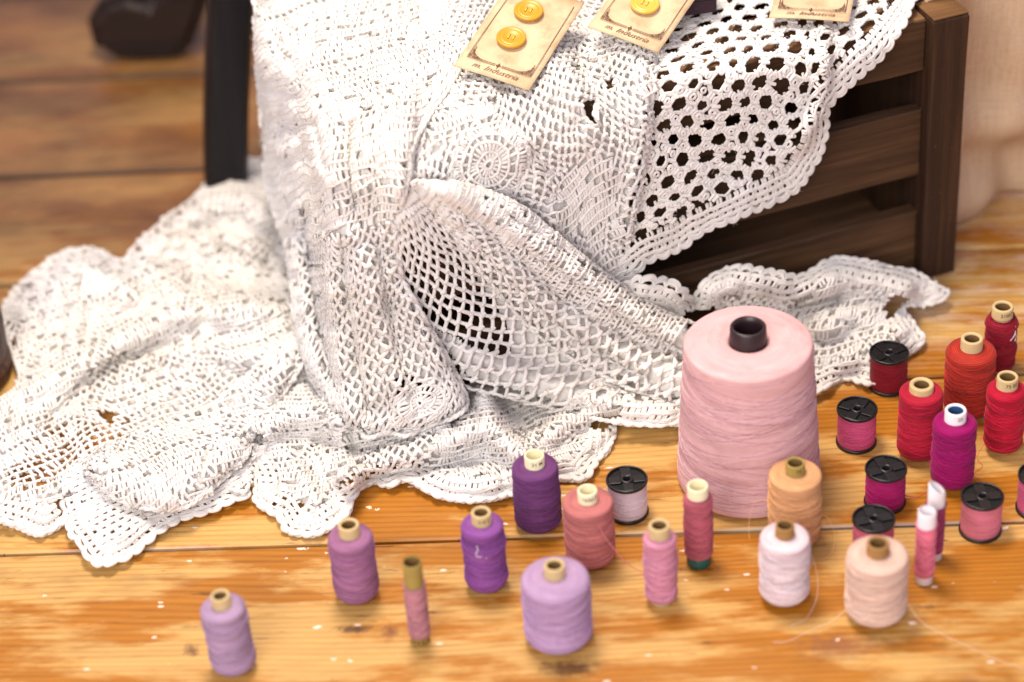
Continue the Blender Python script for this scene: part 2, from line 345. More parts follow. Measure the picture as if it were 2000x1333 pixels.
for i, c in enumerate(cl):
    hx, hy = .0155, .014
    for (a, b) in ((-hx, -hy * .6), (-hx * .8, -hy), (hx * .8, -hy), (hx, -hy * .6), (hx, hy), (-hx, hy)): Vv.append((c[0] + a, c[1] + b, c[2]))
for i in range(len(cl) - 1):
    for q in range(6): Ff.append((i * 6 + q, i * 6 + (q + 1) % 6, (i + 1) * 6 + (q + 1) % 6, (i + 1) * 6 + q))
Ff.append(tuple(range(5, -1, -1))); Ff.append(tuple(len(Vv) - 6 + q for q in range(6)))
mesh_obj('shaft', Vv, Ff, M['black_wood'], leg, False)
foot = empty('furniture_foot', (-.2700, .4300, 0), (0, 0, math.radians(-4)))
tag(foot, 'black curved furniture foot on the bare floorboards at the back left', 'furniture foot')
o = slab('scrolled_foot', [(-.046, .016), (-.040, .004), (-.014, 0), (.020, 0), (.034, .012), (.052, .05), (.062, .12), (.03, .12), (.018, .064), (.002, .052), (-.014, .058), (-.034, .052), (-.047, .036)], .035, M['brown_wood_dark'], foot, .009)
block = empty('wooden_block', (-.372, .004, 0), (0, 0, math.radians(-12)))
tag(block, 'dark brown rounded wooden block at the left edge beside the lace pile', 'wooden block')
prof = [(.0, 0), (.036, 0), (.040, .004), (.041, .012), (.0385, .016), (.040, .020), (.041, .040), (.0405, .052), (.036, .058), (0, .0585)]
lathe_obj('turned_body', prof, M['brown_wood'], block, 40)
def linen():
    A = Vector((.270, .072)); Bp = Vector((.62, .255)); n = 90; k = 60; V, F = [], []
    t = (Bp - A).normalized(); nn = Vector((t.y, -t.x))
    for i in range(n + 1):
        for j in range(k + 1):
            u = i / n; z = .62 * (j / k) ** 1.15; L_ = (Bp - A).length * u
            bul = .016 * math.sin(min(z / .09, 1) * PI / 2) - .004 + .011 * math.sin(L_ * 52 + 5 * z + 1.2 * math.sin(z * 9)) + .006 * math.sin(L_ * 97 - 11 * z + 1)
            sag = .009 * math.sin(z * 95 + 14 * (L_ - .05) ** 2 * 30) * math.exp(-((z - .05) / .06) ** 2)
            p = A + t * L_ + nn * (bul + sag); V.append((p.x, p.y, z + .001))
    for i in range(n):
        for j in range(k): F.append((i * (k + 1) + j, (i + 1) * (k + 1) + j, (i + 1) * (k + 1) + j + 1, i * (k + 1) + j + 1))
    o = mesh_obj('linen_drape', V, F, M['linen']); m = o.modifiers.new('thick', 'SOLIDIFY'); m.thickness = .002
    tag(o, 'beige linen drape hanging to the floor behind the right end of the crate', 'drape')
linen()
# ------------------------------------------------------------------ lace panels: outlines, hems and folds in millimetres (g: soft ridge or groove, r: rolled fold edge, e: flattened edge)
LACE = {
 'back_panel': dict(plane='crate', seed=11, noise=1.5, base=4, ramp=0, r=0.016, k=0.05, grow=0.002, unroll=0,
  folds=[('g', [[-335, 181], [-299, 134], [-249, 70]], 28, 6), ('g', [[-196, 201], [-202, 155], [-211, 105]], 22, 7), ('g', [[-260, 245], [-239, 205], [-225, 151]], 28, 7), ('g', [[-303, 222], [-280, 177], [-260, 127]], 30, 6), ('g', [[-318, 239], [-281, 213], [-232, 214]], 25, 3), ('g', [[-286, 134], [-270, 174], [-240, 187]], 14, -4), ('g', [[-309, 268], [-272, 248], [-251, 293]], 60, 5), ('g', [[-238, 226], [-229, 199], [-220, 186]], 14, -6), ('g', [[-220, 256], [-185, 240]], 45, 7), ('r', [[-181, 277], [-185, 237], [-190, 203], [-195, 168], [-201, 129], [-210, 97]], 16, 2)],
  outline=[[-364, 336], [-180, 293], [-185, 237], [-190, 203], [-195, 168], [-201, 129], [-210, 97], [-216, 66], [-232, 49], [-269, 76], [-301, 116], [-332, 144], [-361, 141], [-382, 158], [-377, 238]], hem=[], med=[[-298, 174]], apex=[], openwork=[], gaps=[[[-238, 201], [-228, 201], [-230, 191], [-226, 182], [-233, 186]], [[-223, 212], [-215, 213], [-214, 206], [-221, 204]]]),
 'right_flap': dict(plane='crate', seed=5, noise=0.7, base=3, ramp=0, r=0.012, k=0.03, grow=0, unroll=0,
  folds=[('g', [[-77, 206], [-77, 178], [-81, 155], [-93, 133]], 14, 10), ('g', [[-187, 140], [-149, 103], [-121, 115], [-93, 141]], 40, 4), ('g', [[-206, 88], [-185, 102]], 30, 4), ('g', [[-182, 215], [-155, 198], [-114, 194]], 24, 3)],
  outline=[[-199, 298], [3, 251], [-13, 216], [-25, 197], [-38, 182], [-58, 169], [-74, 154], [-75, 136], [-79, 122], [-92, 103], [-114, 95], [-153, 89], [-175, 80], [-196, 77], [-207, 70], [-216, 66], [-223, 62], [-222, 85], [-213, 114], [-206, 145], [-200, 184], [-195, 218], [-196, 260]], hem=[[[3, 251], [-13, 216], [-25, 197], [-38, 182], [-58, 169], [-74, 154], [-75, 136], [-79, 122], [-92, 103], [-114, 95], [-153, 89], [-175, 80], [-196, 77], [-207, 70], [-216, 66], [-223, 62]]], med=[], apex=[], openwork=[], gaps=[]),
 'left_column': dict(plane='crate', seed=23, noise=1.4, base=6, ramp=14, r=0.026, k=0.075, grow=0.006, unroll=-310,
  folds=[('g', [[-343, 236], [-350, 196], [-358, 144], [-355, 102], [-340, 46]], 16, 8), ('g', [[-393, 232], [-397, 166], [-392, 97], [-382, 31]], 42, 9), ('g', [[-368, 190], [-372, 144], [-367, 82]], 16, -5), ('g', [[-416, 214], [-417, 161], [-420, 106]], 25, 5), ('g', [[-374, 237], [-374, 195]], 24, 4), ('g', [[-425, 277], [-425, 209], [-425, 137]], 14, 3), ('g', [[-411, 293], [-407, 246], [-409, 201]], 18, -3), ('g', [[-309, 268], [-300, 305]], 60, 4), ('g', [[-413, 170], [-415, 119], [-410, 48]], 9, -7), ('g', [[-393, 143], [-393, 90], [-390, 18]], 9, -7), ('g', [[-404, 131], [-404, 78], [-400, 17]], 15, 5), ('g', [[-380, 132], [-377, 77], [-367, 10]], 16, 7), ('g', [[-379, 224], [-384, 191], [-382, 158]], 9, -6), ('g', [[-400, 230], [-397, 198]], 9, -4), ('r', [[-297, 311], [-302, 273], [-313, 242], [-332, 219], [-346, 198], [-348, 184], [-355, 161], [-360, 137], [-360, 111], [-354, 93], [-344, 63], [-333, 32], [-325, 3]], 26, 5), ('r', [[-430, 94], [-425, 61], [-415, 30], [-401, 7], [-378, -5], [-348, -8], [-325, 1]], 26, 3)],
  outline=[[-430, 351], [-296, 320], [-302, 273], [-313, 242], [-332, 219], [-346, 198], [-348, 184], [-355, 161], [-360, 137], [-360, 111], [-354, 93], [-344, 63], [-333, 32], [-325, 3], [-334, -7], [-351, -7], [-365, -11], [-380, -4], [-392, -5], [-401, 7], [-413, 21], [-421, 44], [-426, 63], [-428, 93], [-427, 123], [-428, 157], [-433, 183], [-434, 219], [-431, 252], [-429, 284], [-427, 316]], hem=[], med=[[-356, 11]], apex=[[-402, 154]], openwork=[[[-371, 35], [-352, 27], [-347, 9], [-366, 11]], [[-374, 236], [-364, 234], [-364, 227], [-375, 230]]], gaps=[[[-374, 235], [-370, 232], [-364, 233], [-368, 228], [-375, 230]]]),
 'pleat_net': dict(plane='crate', seed=31, noise=0.7, base=10, ramp=0, r=0.02, k=0.085, grow=0.002, unroll=0,
  folds=[('g', [[-351, 149], [-332, 95], [-306, 36]], 40, 5), ('g', [[-326, 42], [-293, 17], [-242, -20], [-188, -52]], 22, 8), ('r', [[-252, -32], [-278, -15], [-303, 1], [-328, 18], [-343, 47]], 22, 2)],
  outline=[[-359, 162], [-339, 171], [-319, 144], [-288, 97], [-250, 38], [-202, -18], [-144, -63], [-144, -78], [-177, -65], [-211, -54], [-227, -46], [-252, -32], [-278, -15], [-303, 1], [-328, 18], [-343, 51], [-354, 86], [-363, 104], [-362, 134]], hem=[[[-144, -78], [-177, -65], [-211, -54], [-227, -46]]], med=[], apex=[[-364, 199]], openwork=[[[-358, 162], [-341, 150], [-321, 111], [-295, 52], [-298, 33], [-325, 54], [-354, 78], [-362, 103]]], gaps=[]),
 'pleat_middle': dict(plane='crate', seed=37, noise=1.3, base=17, ramp=0, r=0.02, k=0.085, grow=0.002, unroll=0,
  folds=[('g', [[-334, 161], [-301, 112], [-260, 53], [-209, 1], [-151, -43]], 26, 8), ('g', [[-319, 136], [-286, 81], [-244, 24], [-202, -16]], 7, -5), ('r', [[-344, 168], [-326, 133], [-301, 85], [-271, 35], [-231, -7], [-188, -42], [-144, -69]], 26, 9)],
  outline=[[-347, 175], [-333, 169], [-299, 134], [-259, 80], [-219, 33], [-176, -5], [-136, -31], [-136, -76], [-188, -42], [-231, -7], [-271, 35], [-301, 85], [-326, 133], [-344, 168]], hem=[], med=[], apex=[[-375, 227]], openwork=[], gaps=[]),
 'pleat_upper': dict(plane='crate', seed=41, noise=1.5, base=21, ramp=0, r=0.02, k=0.085, grow=0.002, unroll=0,
  folds=[('g', [[-327, 161], [-284, 120], [-242, 72], [-201, 29], [-151, -9]], 22, 10), ('g', [[-303, 137], [-258, 85], [-205, 24], [-158, -17]], 7, -6), ('g', [[-286, 131], [-254, 99]], 9, -5), ('r', [[-338, 168], [-309, 133], [-272, 83], [-229, 32], [-187, -8], [-136, -48]], 26, 12), ('r', [[-338, 172], [-314, 164], [-282, 141], [-251, 103], [-217, 62], [-190, 34], [-150, 3]], 18, 6)],
  outline=[[-341, 173], [-314, 164], [-282, 141], [-251, 103], [-217, 62], [-190, 34], [-150, 3], [-136, -9], [-136, -48], [-187, -8], [-229, 32], [-272, 83], [-309, 133], [-338, 168]], hem=[], med=[], apex=[[-374, 237]], openwork=[], gaps=[]),
 'floor_ruffle': dict(plane='floor', seed=51, noise=1.6, base=4, ramp=0, r=0.02, k=0.05, grow=0, unroll=0,
  folds=[('g', [[-167, -76], [-134, -58], [-82, -80], [-36, -81]], 34, 20), ('g', [[-104, -129], [-82, -114], [-50, -105], [-28, -95]], 24, 17), ('g', [[-104, -164], [-110, -113], [-114, -77]], 18, 10), ('g', [[-146, -109], [-132, -141], [-119, -167]], 20, 7), ('g', [[-21, -61], [-15, -94], [-2, -116]], 26, 26), ('g', [[-42, -64], [-39, -85]], 16, -12), ('g', [[15, -108], [39, -84], [62, -71]], 26, 16), ('g', [[-53, -140], [-19, -144], [13, -130]], 24, 7), ('g', [[26, -129], [53, -107]], 20, 6), ('g', [[-127, -91], [-104, -104]], 12, -8), ('g', [[-151, -149], [-158, -123]], 15, 5), ('g', [[0, -141], [8, -107]], 16, 8), ('g', [[-94, -135], [-53, -128], [-28, -123]], 10, -6), ('e', [[-174, -90], [-172, -109], [-165, -125], [-163, -150], [-149, -164], [-144, -178], [-134, -183], [-124, -183], [-107, -168], [-103, -147], [-90, -138], [-82, -143], [-71, -138], [-60, -149], [-44, -160], [-23, -163], [-7, -159], [9, -152], [25, -149], [38, -150], [46, -134], [55, -123], [60, -100]], 26, 2, 0.25)],
  outline=[[-150, 23], [-174, -53], [-174, -90], [-172, -109], [-165, -125], [-163, -150], [-149, -164], [-144, -178], [-134, -183], [-124, -183], [-107, -168], [-103, -147], [-90, -138], [-82, -143], [-71, -138], [-60, -149], [-44, -160], [-23, -163], [-7, -159], [9, -152], [25, -149], [38, -150], [46, -134], [55, -123], [60, -100], [70, -93], [131, -106], [139, -36], [52, 9], [-33, 20], [-102, 28]], hem=[[[-174, -90], [-172, -109], [-165, -125], [-163, -150], [-149, -164], [-144, -178], [-134, -183], [-124, -183], [-107, -168], [-103, -147], [-90, -138], [-82, -143], [-71, -138], [-60, -149], [-44, -160], [-23, -163], [-7, -159], [9, -152], [25, -149], [38, -150], [46, -134], [55, -123], [60, -100]]], med=[], apex=[], openwork=[], gaps=[]),
 'left_pile': dict(plane='floor', seed=61, noise=1.6, base=9, ramp=0, r=0.02, k=0.05, grow=0, unroll=0,
  folds=[('g', [[-310, 104], [-260, 97], [-201, 65], [-158, 35]], 60, 12), ('g', [[-226, 191], [-197, 201], [-170, 176]], 42, 18), ('g', [[-250, 154], [-212, 142], [-175, 124]], 26, 9), ('g', [[-201, 141], [-175, 121], [-168, 114]], 9, -11), ('g', [[-344, 89], [-331, 100]], 8, -6), ('g', [[-299, -49], [-277, -13], [-256, 12], [-233, 21]], 22, -11), ('g', [[-318, -14], [-274, 20], [-232, 57], [-151, 58]], 26, 9), ('g', [[-325, -62], [-307, -101], [-293, -142]], 40, 4), ('g', [[-198, 11], [-170, 2], [-153, 6]], 22, 7), ('g', [[-309, 129], [-297, 77], [-295, 29]], 20, 6), ('g', [[-265, 123], [-243, 70]], 18, -5), ('g', [[-213, 42], [-184, 87]], 18, -5), ('e', [[-364, 26], [-326, -2], [-348, 81], [-335, 116], [-318, 142], [-293, 148], [-271, 130], [-260, 152], [-241, 183], [-227, 201], [-207, 237], [-177, 253]], 40, 3, 0.35), ('e', [[-340, -142], [-321, -149], [-309, -156], [-295, -165], [-285, -160], [-278, -150]], 40, 2, 0.2)],
  outline=[[-363, -31], [-337, -23], [-326, -5], [-337, 34], [-348, 81], [-335, 116], [-318, 142], [-293, 148], [-271, 130], [-260, 152], [-241, 183], [-227, 201], [-207, 237], [-177, 253], [-149, 215], [-124, 80], [-118, -38], [-147, -89], [-169, -107], [-170, -137], [-190, -129], [-228, -130], [-259, -131], [-275, -137], [-278, -150], [-285, -160], [-295, -165], [-309, -156], [-321, -149], [-340, -142], [-348, -136]], hem=[[[-340, -142], [-321, -149], [-309, -156], [-295, -165], [-285, -160], [-278, -150]]], med=[], apex=[], openwork=[[[-315, -69], [-278, -41], [-246, -61], [-305, -121], [-320, -104]]], gaps=[]),
 'left_corner': dict(plane='floor', seed=67, noise=1.0, base=9, ramp=0, r=0.02, k=0.05, grow=0, unroll=0,
  folds=[('g', [[-276, -124], [-246, -98], [-198, -93]], 50, 5), ('g', [[-255, -175], [-237, -168]], 40, 3), ('e', [[-285, -136], [-280, -149], [-276, -164], [-266, -181], [-261, -191], [-252, -198], [-243, -195], [-235, -189], [-227, -179], [-216, -167], [-207, -159], [-194, -157], [-182, -150], [-167, -142]], 35, 3, 0.2)],
  outline=[[-285, -136], [-280, -149], [-276, -164], [-266, -181], [-261, -191], [-252, -198], [-243, -195], [-235, -189], [-227, -179], [-216, -167], [-207, -159], [-194, -157], [-182, -150], [-167, -142], [-169, -107], [-167, -65], [-200, -61], [-248, -77], [-276, -94], [-286, -118]], hem=[[[-285, -136], [-280, -149], [-276, -164], [-266, -181], [-261, -191], [-252, -198], [-243, -195], [-235, -189], [-227, -179], [-216, -167], [-207, -159], [-194, -157], [-182, -150], [-167, -142]]], med=[], apex=[], openwork=[[[-276, -124], [-257, -127], [-217, -151], [-242, -186], [-265, -174]]], gaps=[]),
 'left_lobe': dict(plane='floor', seed=71, noise=1.4, base=18, ramp=0, r=0.02, k=0.05, grow=0, unroll=0,
  folds=[('g', [[-262, -106], [-219, -121], [-185, -94]], 50, 9), ('g', [[-191, -46], [-162, -22], [-146, 5]], 40, 8), ('g', [[-232, -73], [-194, -51]], 30, -3), ('r', [[-274, -97], [-267, -115], [-255, -131], [-236, -145], [-211, -149], [-196, -136], [-175, -106], [-168, -81], [-150, -34], [-141, 4]], 24, 11), ('r', [[-274, -97], [-258, -78], [-233, -65], [-211, -52], [-191, -46]], 16, 9)],
  outline=[[-274, -97], [-258, -78], [-233, -65], [-211, -52], [-191, -40], [-169, -10], [-145, 28], [-136, 3], [-150, -40], [-168, -83], [-172, -104], [-196, -138], [-211, -150], [-236, -145], [-255, -131], [-267, -115]], hem=[], med=[], apex=[], openwork=[], gaps=[]),
 'right_piece': dict(plane='crate', seed=81, noise=1.8, base=7, ramp=0, r=0.012, k=0.06, grow=0.002, unroll=0,
  folds=[('g', [[-154, 37], [-121, 36], [-84, 18], [-54, 18], [-15, -2]], 28, 13), ('g', [[-68, -9], [-41, -13], [-21, -36]], 38, 10), ('g', [[-91, 6], [-61, 3]], 14, -7), ('g', [[-204, 52], [-182, 44]], 28, 12), ('g', [[-168, 34], [-164, 12]], 12, -8), ('g', [[-68, -44], [-29, -51]], 28, 6), ('g', [[-76, -15], [-60, -24]], 18, 5), ('e', [[-27, 20], [0, 3], [14, -9], [21, -17], [16, -22], [1, -20], [-14, -18], [-4, -38], [3, -53], [-4, -59], [-11, -62], [-18, -77], [-36, -76], [-52, -67], [-61, -66], [-75, -70], [-90, -76]], 22, 2, 0.25)],
  outline=[[-229, 48], [-219, 60], [-203, 62], [-182, 51], [-172, 39], [-166, 28], [-162, 42], [-151, 49], [-135, 50], [-114, 39], [-91, 29], [-73, 36], [-54, 33], [-27, 20], [0, 3], [14, -9], [21, -17], [16, -22], [1, -20], [-14, -18], [-4, -38], [3, -53], [-4, -59], [-11, -62], [-18, -77], [-36, -76], [-52, -67], [-61, -66], [-75, -70], [-90, -76], [-121, -70], [-188, -48], [-213, -6]], hem=[[[-219, 60], [-203, 62], [-182, 51], [-172, 39], [-166, 28]], [[-166, 28], [-162, 42], [-151, 49], [-135, 50], [-114, 39], [-91, 29], [-73, 36], [-54, 33], [-27, 20], [0, 3], [14, -9], [21, -17], [16, -22], [1, -20], [-14, -18]], [[-14, -18], [-4, -38], [3, -53], [-4, -59], [-11, -62], [-18, -77], [-36, -76], [-52, -67], [-61, -66], [-75, -70], [-90, -76]]], med=[], apex=[], openwork=[], gaps=[]),
}

# ------------------------------------------------------------------ the lace
def vnoise(x, y, seed):
    xi = np.floor(x).astype(np.int64); yi = np.floor(y).astype(np.int64); fx = x - xi; fy = y - yi
    fx = fx * fx * (3 - 2 * fx); fy = fy * fy * (3 - 2 * fy)
    def h(a, b):
        n = (a * 374761393 + b * 668265263 + seed * 1442695) & 0x7fffffff
        n = ((n ^ (n >> 13)) * 1274126177) & 0x7fffffff
        return ((n ^ (n >> 16)) & 0xffff) / 32768. - 1
    return (h(xi, yi) * (1 - fx) + h(xi + 1, yi) * fx) * (1 - fy) + (h(xi, yi + 1) * (1 - fx) + h(xi + 1, yi + 1) * fx) * fy
def pdist(p, poly, closed=False):
    q = np.vstack([poly, poly[:1]]) if closed else poly
    D = np.full(p.shape[:-1], 1e9)
    for a, b in zip(q[:-1], q[1:]):
        ab = b - a; t = np.clip(((p - a) @ ab) / max(ab @ ab, 1e-12), 0, 1); D = np.minimum(D, np.linalg.norm(p - a - t[..., None] * ab, axis=-1))
    return D
def inside(p, poly):
    c = np.zeros(p.shape[:-1], bool); X, Y = p[..., 0], p[..., 1]
    for a, b in zip(poly, np.roll(poly, -1, 0)):
        if a[1] == b[1]: continue
        c ^= ((a[1] > Y) != (b[1] > Y)) & (X < (b[0] - a[0]) * (Y - a[1]) / (b[1] - a[1]) + a[0])
    return c
def closed_spline(pts, n=4):
    p = np.asarray(pts, float); p = np.vstack([p[-1:], p, p[:2]]); out = []
    for i in range(1, len(p) - 2):
        a, b, c, e = p[i - 1:i + 3]
        for t in np.arange(n) / n: out.append(.5 * (2 * b + (c - a) * t + (2 * a - 5 * b + 4 * c - e) * t * t + (-a + 3 * b - 3 * c + e) * t ** 3))
    return np.array(out)
# The cloth is draped like this: every panel is drawn flat on the plane of the crate front or of the floor, then let down
# on to a rounded crate-and-floor body (a distance field) that is thickened by the panel's own folds.
CP = np.array(P0); CD = np.array([math.cos(CA), math.sin(CA), 0]); CO = np.array([math.sin(CA), -math.cos(CA), 0]); CZ = np.array([0, 0, 1.])
DRAPE_FROM = np.array(-_fw * DIST)
def body_distance(P, k, r, g):
    q = P - CP; s, b, z = q @ CD, -(q @ CO), q[..., 2]
    cs = np.stack([np.abs(s + CLEN / 2 - CX) - CLEN / 2 - g + r, np.abs(b - CDEP / 2) - CDEP / 2 - g + r, np.abs(z - (CH / 2 - .1)) - (CH / 2 + .1) - g * .5 + r], -1)
    bx = np.linalg.norm(np.maximum(cs, 0), axis=-1) + np.minimum(cs.max(-1), 0) - r
    h = np.clip(.5 + .5 * (z - bx) / k, 0, 1); return z * (1 - h) + bx * h - k * h * (1 - h)
class Panel:
    """a sheet of lace; after draping, uv (metres along the cloth) -> points in the world"""
    def __init__(s, D, step=.006):
        mm = lambda a: np.array(a, float).reshape(-1, 2) / 1000
        on_crate = (D['plane'] == 'crate')
        scale = np.array([3200.0, 2700.0]) if on_crate else np.array([3300.0, 1950.0])
        W = lambda p: np.asarray(p) * scale
        ol = closed_spline(mm(D['outline'])); lo = ol.min(0) - .012; hi = ol.max(0) + .012
        folds = [(f[0], W(crsp(mm(f[1]), 4) if len(f[1]) > 2 else mm(f[1])), *f[2:]) for f in D['folds']]
        def surf(u, v):
            U, V = (u, v) if np.ndim(u) == 2 else np.meshgrid(u, v)
            C = np.stack([U, V], -1); X = W(C); h = np.full(U.shape, float(D['base']))
            if D['ramp']: h += D['ramp'] * np.clip((.205 - V) / .17, 0, 1)
            for f in folds:
                dd = pdist(X, f[1])
                if f[0] == 'g': h += f[3] * np.exp(-(dd / f[2]) ** 2)
                elif f[0] == 'r': h = f[3] + (h - f[3]) * np.sqrt(np.maximum(1 - (1 - np.clip(dd / f[2], 0, 1)) ** 2, 0))
                else: h = f[3] + (h - f[3]) * (f[4] + (1 - f[4]) * np.clip(dd / f[2], 0, 1))
            x, y, sd = X[..., 0], X[..., 1], D['seed']
            h += D['noise'] * (1.8 * vnoise(x / 75, y / 60, sd) + 1.2 * vnoise(x / 33, y / 27, sd + 7) + .6 * vnoise(x / 15, y / 13, sd + 9))
            h = np.maximum(h, 1.5) / 1000
            Q = CP + U[..., None] * CD + V[..., None] * CZ if on_crate else np.stack([U, V, 0 * U], -1)
            R = Q - DRAPE_FROM; R /= np.linalg.norm(R, axis=-1, keepdims=True)
            if not on_crate: return DRAPE_FROM + R * ((h - DRAPE_FROM[2]) / R[..., 2])[..., None]
            t = np.full(U.shape, 1.0)
            for i in range(200):
                P = DRAPE_FROM + R * t[..., None]; t += np.maximum((body_distance(P, D['k'], D['r'], D['grow']) - h) * .7, -.002)
            return DRAPE_FROM + R * t[..., None]
        u = np.linspace(lo[0], hi[0], max(8, int((hi[0] - lo[0]) / .004))); v = np.linspace(lo[1], hi[1], max(8, int((hi[1] - lo[1]) / .004)))
        P = surf(u, v); m = inside(np.stack(np.meshgrid(u, v), -1), ol)
        def cum(dl, mk, ax, base):
            c = mk.sum(ax); g = np.where(c > 0, np.where(mk, np.minimum(dl, base * 4), 0).sum(ax) / np.maximum(c, 1), base)
            return np.concatenate([[0], np.cumsum(np.convolve(np.pad(g, 3, 'edge'), np.ones(7) / 7, 'valid'))])
        cu = cum(np.linalg.norm(np.diff(P, axis=1), axis=-1), m[:, 1:] & m[:, :-1], 0, u[1] - u[0])
        cv = cum(np.linalg.norm(np.diff(P, axis=0), axis=-1), m[1:] & m[:-1], 1, v[1] - v[0])
        s.st = step; s.nv = int(cv[-1] / step) + 2; vv = np.interp(np.arange(s.nv) * step, cv, v)
        if D.get('unroll'):          # round the crate corner: every row is unrolled by its own length, from a common upright line
            ud = np.linspace(lo[0], hi[0], 240); Pd = surf(ud, vv); dl = np.minimum(np.linalg.norm(np.diff(Pd, axis=1), axis=-1), (ud[1] - ud[0]) * 5)
            for _ in range(3): dl = (np.pad(dl, ((2, 2), (0, 0)), 'edge')[:-4] + np.pad(dl, ((1, 1), (0, 0)), 'edge')[:-2] + dl + np.pad(dl, ((1, 1), (0, 0)), 'edge')[2:] + np.pad(dl, ((2, 2), (0, 0)), 'edge')[4:]) / 5
            cc = np.concatenate([np.zeros((s.nv, 1)), np.cumsum(dl, axis=1)], axis=1); k0 = np.argmin(abs(ud - D['unroll'] / 1000)); cc -= cc[:, k0:k0 + 1]
            a0 = cc.min(); s.nu = int((cc.max() - a0) / step) + 2; k = a0 + np.arange(s.nu) * step
            U2 = np.array([np.interp(k, cc[j], ud) for j in range(s.nv)]); s.P = surf(U2, np.broadcast_to(vv[:, None], U2.shape))
            def to(c):
                y = np.interp(c[:, 1], v, cv); j = np.clip(np.round(y / step).astype(int), 0, s.nv - 1)
                return np.stack([[np.interp(c[i, 0], ud, cc[j[i]]) - a0 for i in range(len(c))], y], -1)
        else:
            s.nu = int(cu[-1] / step) + 2; s.P = surf(np.interp(np.arange(s.nu) * step, cu, u), vv)
            to = lambda c: np.stack([np.interp(c[:, 0], u, cu), np.interp(c[:, 1], v, cv)], -1)
        s.outline = to(ol); s.hem = [to(crsp(mm(h), 5)) for h in D['hem']]; s.holes = [to(closed_spline(mm(h), 3)) for h in D['openwork'] + D['gaps']]; s.gaps = s.holes[len(D['openwork']):]
        s.marks = dict(med=to(mm(D['med'])) if D['med'] else [], apex=to(mm(D['apex'])) if D['apex'] else [])
        s.lo, s.hi = s.outline.min(0), s.outline.max(0)
    def at(s, uv):
        """smooth (cubic) look-up of the panel: chart (...,2) -> points, normals"""
        g = uv / s.st
        def ev(u, v):
            u = np.clip(u, 1, s.nu - 2.001); v = np.clip(v, 1, s.nv - 2.001); i = np.floor(u).astype(int); j = np.floor(v).astype(int)
            def wts(t): return [((-t + 2) * t - 1) * t / 2, ((3 * t - 5) * t * t + 2) / 2, ((-3 * t + 4) * t + 1) * t / 2, (t - 1) * t * t / 2]
            wu, wv = wts(u - i), wts(v - j); r = 0
            for a in range(4):
                for b in range(4):
                    r = r + (wu[b] * wv[a])[..., None] * s.P[np.clip(j + a - 1, 0, s.nv - 1), np.clip(i + b - 1, 0, s.nu - 1)]
            return r
        P = ev(g[..., 0], g[..., 1]); e = .12
        du = ev(g[..., 0] + e, g[..., 1]) - ev(g[..., 0] - e, g[..., 1]); dv = ev(g[..., 0], g[..., 1] + e) - ev(g[..., 0], g[..., 1] - e)
        N = np.cross(du, dv); N /= np.linalg.norm(N, axis=-1, keepdims=True) + 1e-12
        return P, N
rng = np.random.RandomState(8)
def jit(a, s): return a + rng.normal(0, s, a.shape)
# every stitch is a short strand; a pattern returns (paths in pattern space (n,k,2), relief (n,k), radius)
def posts(x0, x1, y0, y1, rowh=.0064, pitch=.00275, r=.00124, skip=None, lean=.0006):
    ny = int((y1 - y0) / rowh) + 1; nx = int((x1 - x0) / pitch) + 1
    J, I = np.meshgrid(np.arange(ny), np.arange(nx), indexing='ij')
    x = x0 + I * pitch + (J % 2) * pitch * .5; y = y0 + J * rowh
    keep = np.ones(x.shape, bool) if skip is None else ~skip(I, J)
    x, y = x[keep], y[keep]; t = np.linspace(0, 1, 5)
    X = x[:, None] + lean * (t - .5) + rng.normal(0, .00035, (len(x), 1)); Y = y[:, None] + rowh * t + rng.normal(0, .0002, (len(x), 1))
    A = (np.stack([X, Y], -1), np.broadcast_to(.0007 * np.sin(PI * t), X.shape), r * (1 + .15 * np.cos(2 * PI * t)))
    # chain along the row tops
    x = (x0 + np.arange(nx) * pitch); yy = (y0 + np.arange(ny + 1) * rowh); x, yy = [a.ravel() for a in np.meshgrid(x, yy)]
    t = np.linspace(0, 1, 4); X = x[:, None] + pitch * 1.15 * t; Y = yy[:, None] + .0005 * np.sin(PI * t) + rng.normal(0, .0002, (len(x), 1))
    return [A, (np.stack([X, Y], -1), np.broadcast_to(.0009 + .0005 * np.sin(PI * t), X.shape), .00085)]
def arcs(x0, x1, y0, y1, pitch=.0078, rowh=.0052, r=.00118):
    ny = int((y1 - y0) / rowh) + 1; nx = int((x1 - x0) / pitch) + 2
    J, I = np.meshgrid(np.arange(ny), np.arange(nx), indexing='ij'); x = (x0 + (I + (J % 2) * .5) * pitch).ravel(); y = (y0 + J * rowh).ravel()
    t = np.linspace(0, 1, 10); s_ = 4 * t * (1 - t); out = []
    jx, jy = rng.normal(0, .0004, (len(x), 1)), rng.normal(0, .0004, (len(x), 1))
    for dr in (0, .0013):
        X = x[:, None] + pitch * (t + .10 * np.sin(2 * PI * t)) + jx; Y = y[:, None] + rowh * 1.04 * s_ ** .8 + dr * s_ + jy
        out.append((np.stack([X, Y], -1), np.broadcast_to(.0004 + .0005 * s_, X.shape), r * (.8 if dr else 1)))
    t = np.linspace(0, 1, 4); X = x[:, None] + .0016 * (t - .5) * 2; Y = y[:, None] + .0004 * np.sin(PI * t); out.append((np.stack([X, Y], -1), np.broadcast_to(.0011 + 0 * t, X.shape), r * 1.25))
    return out
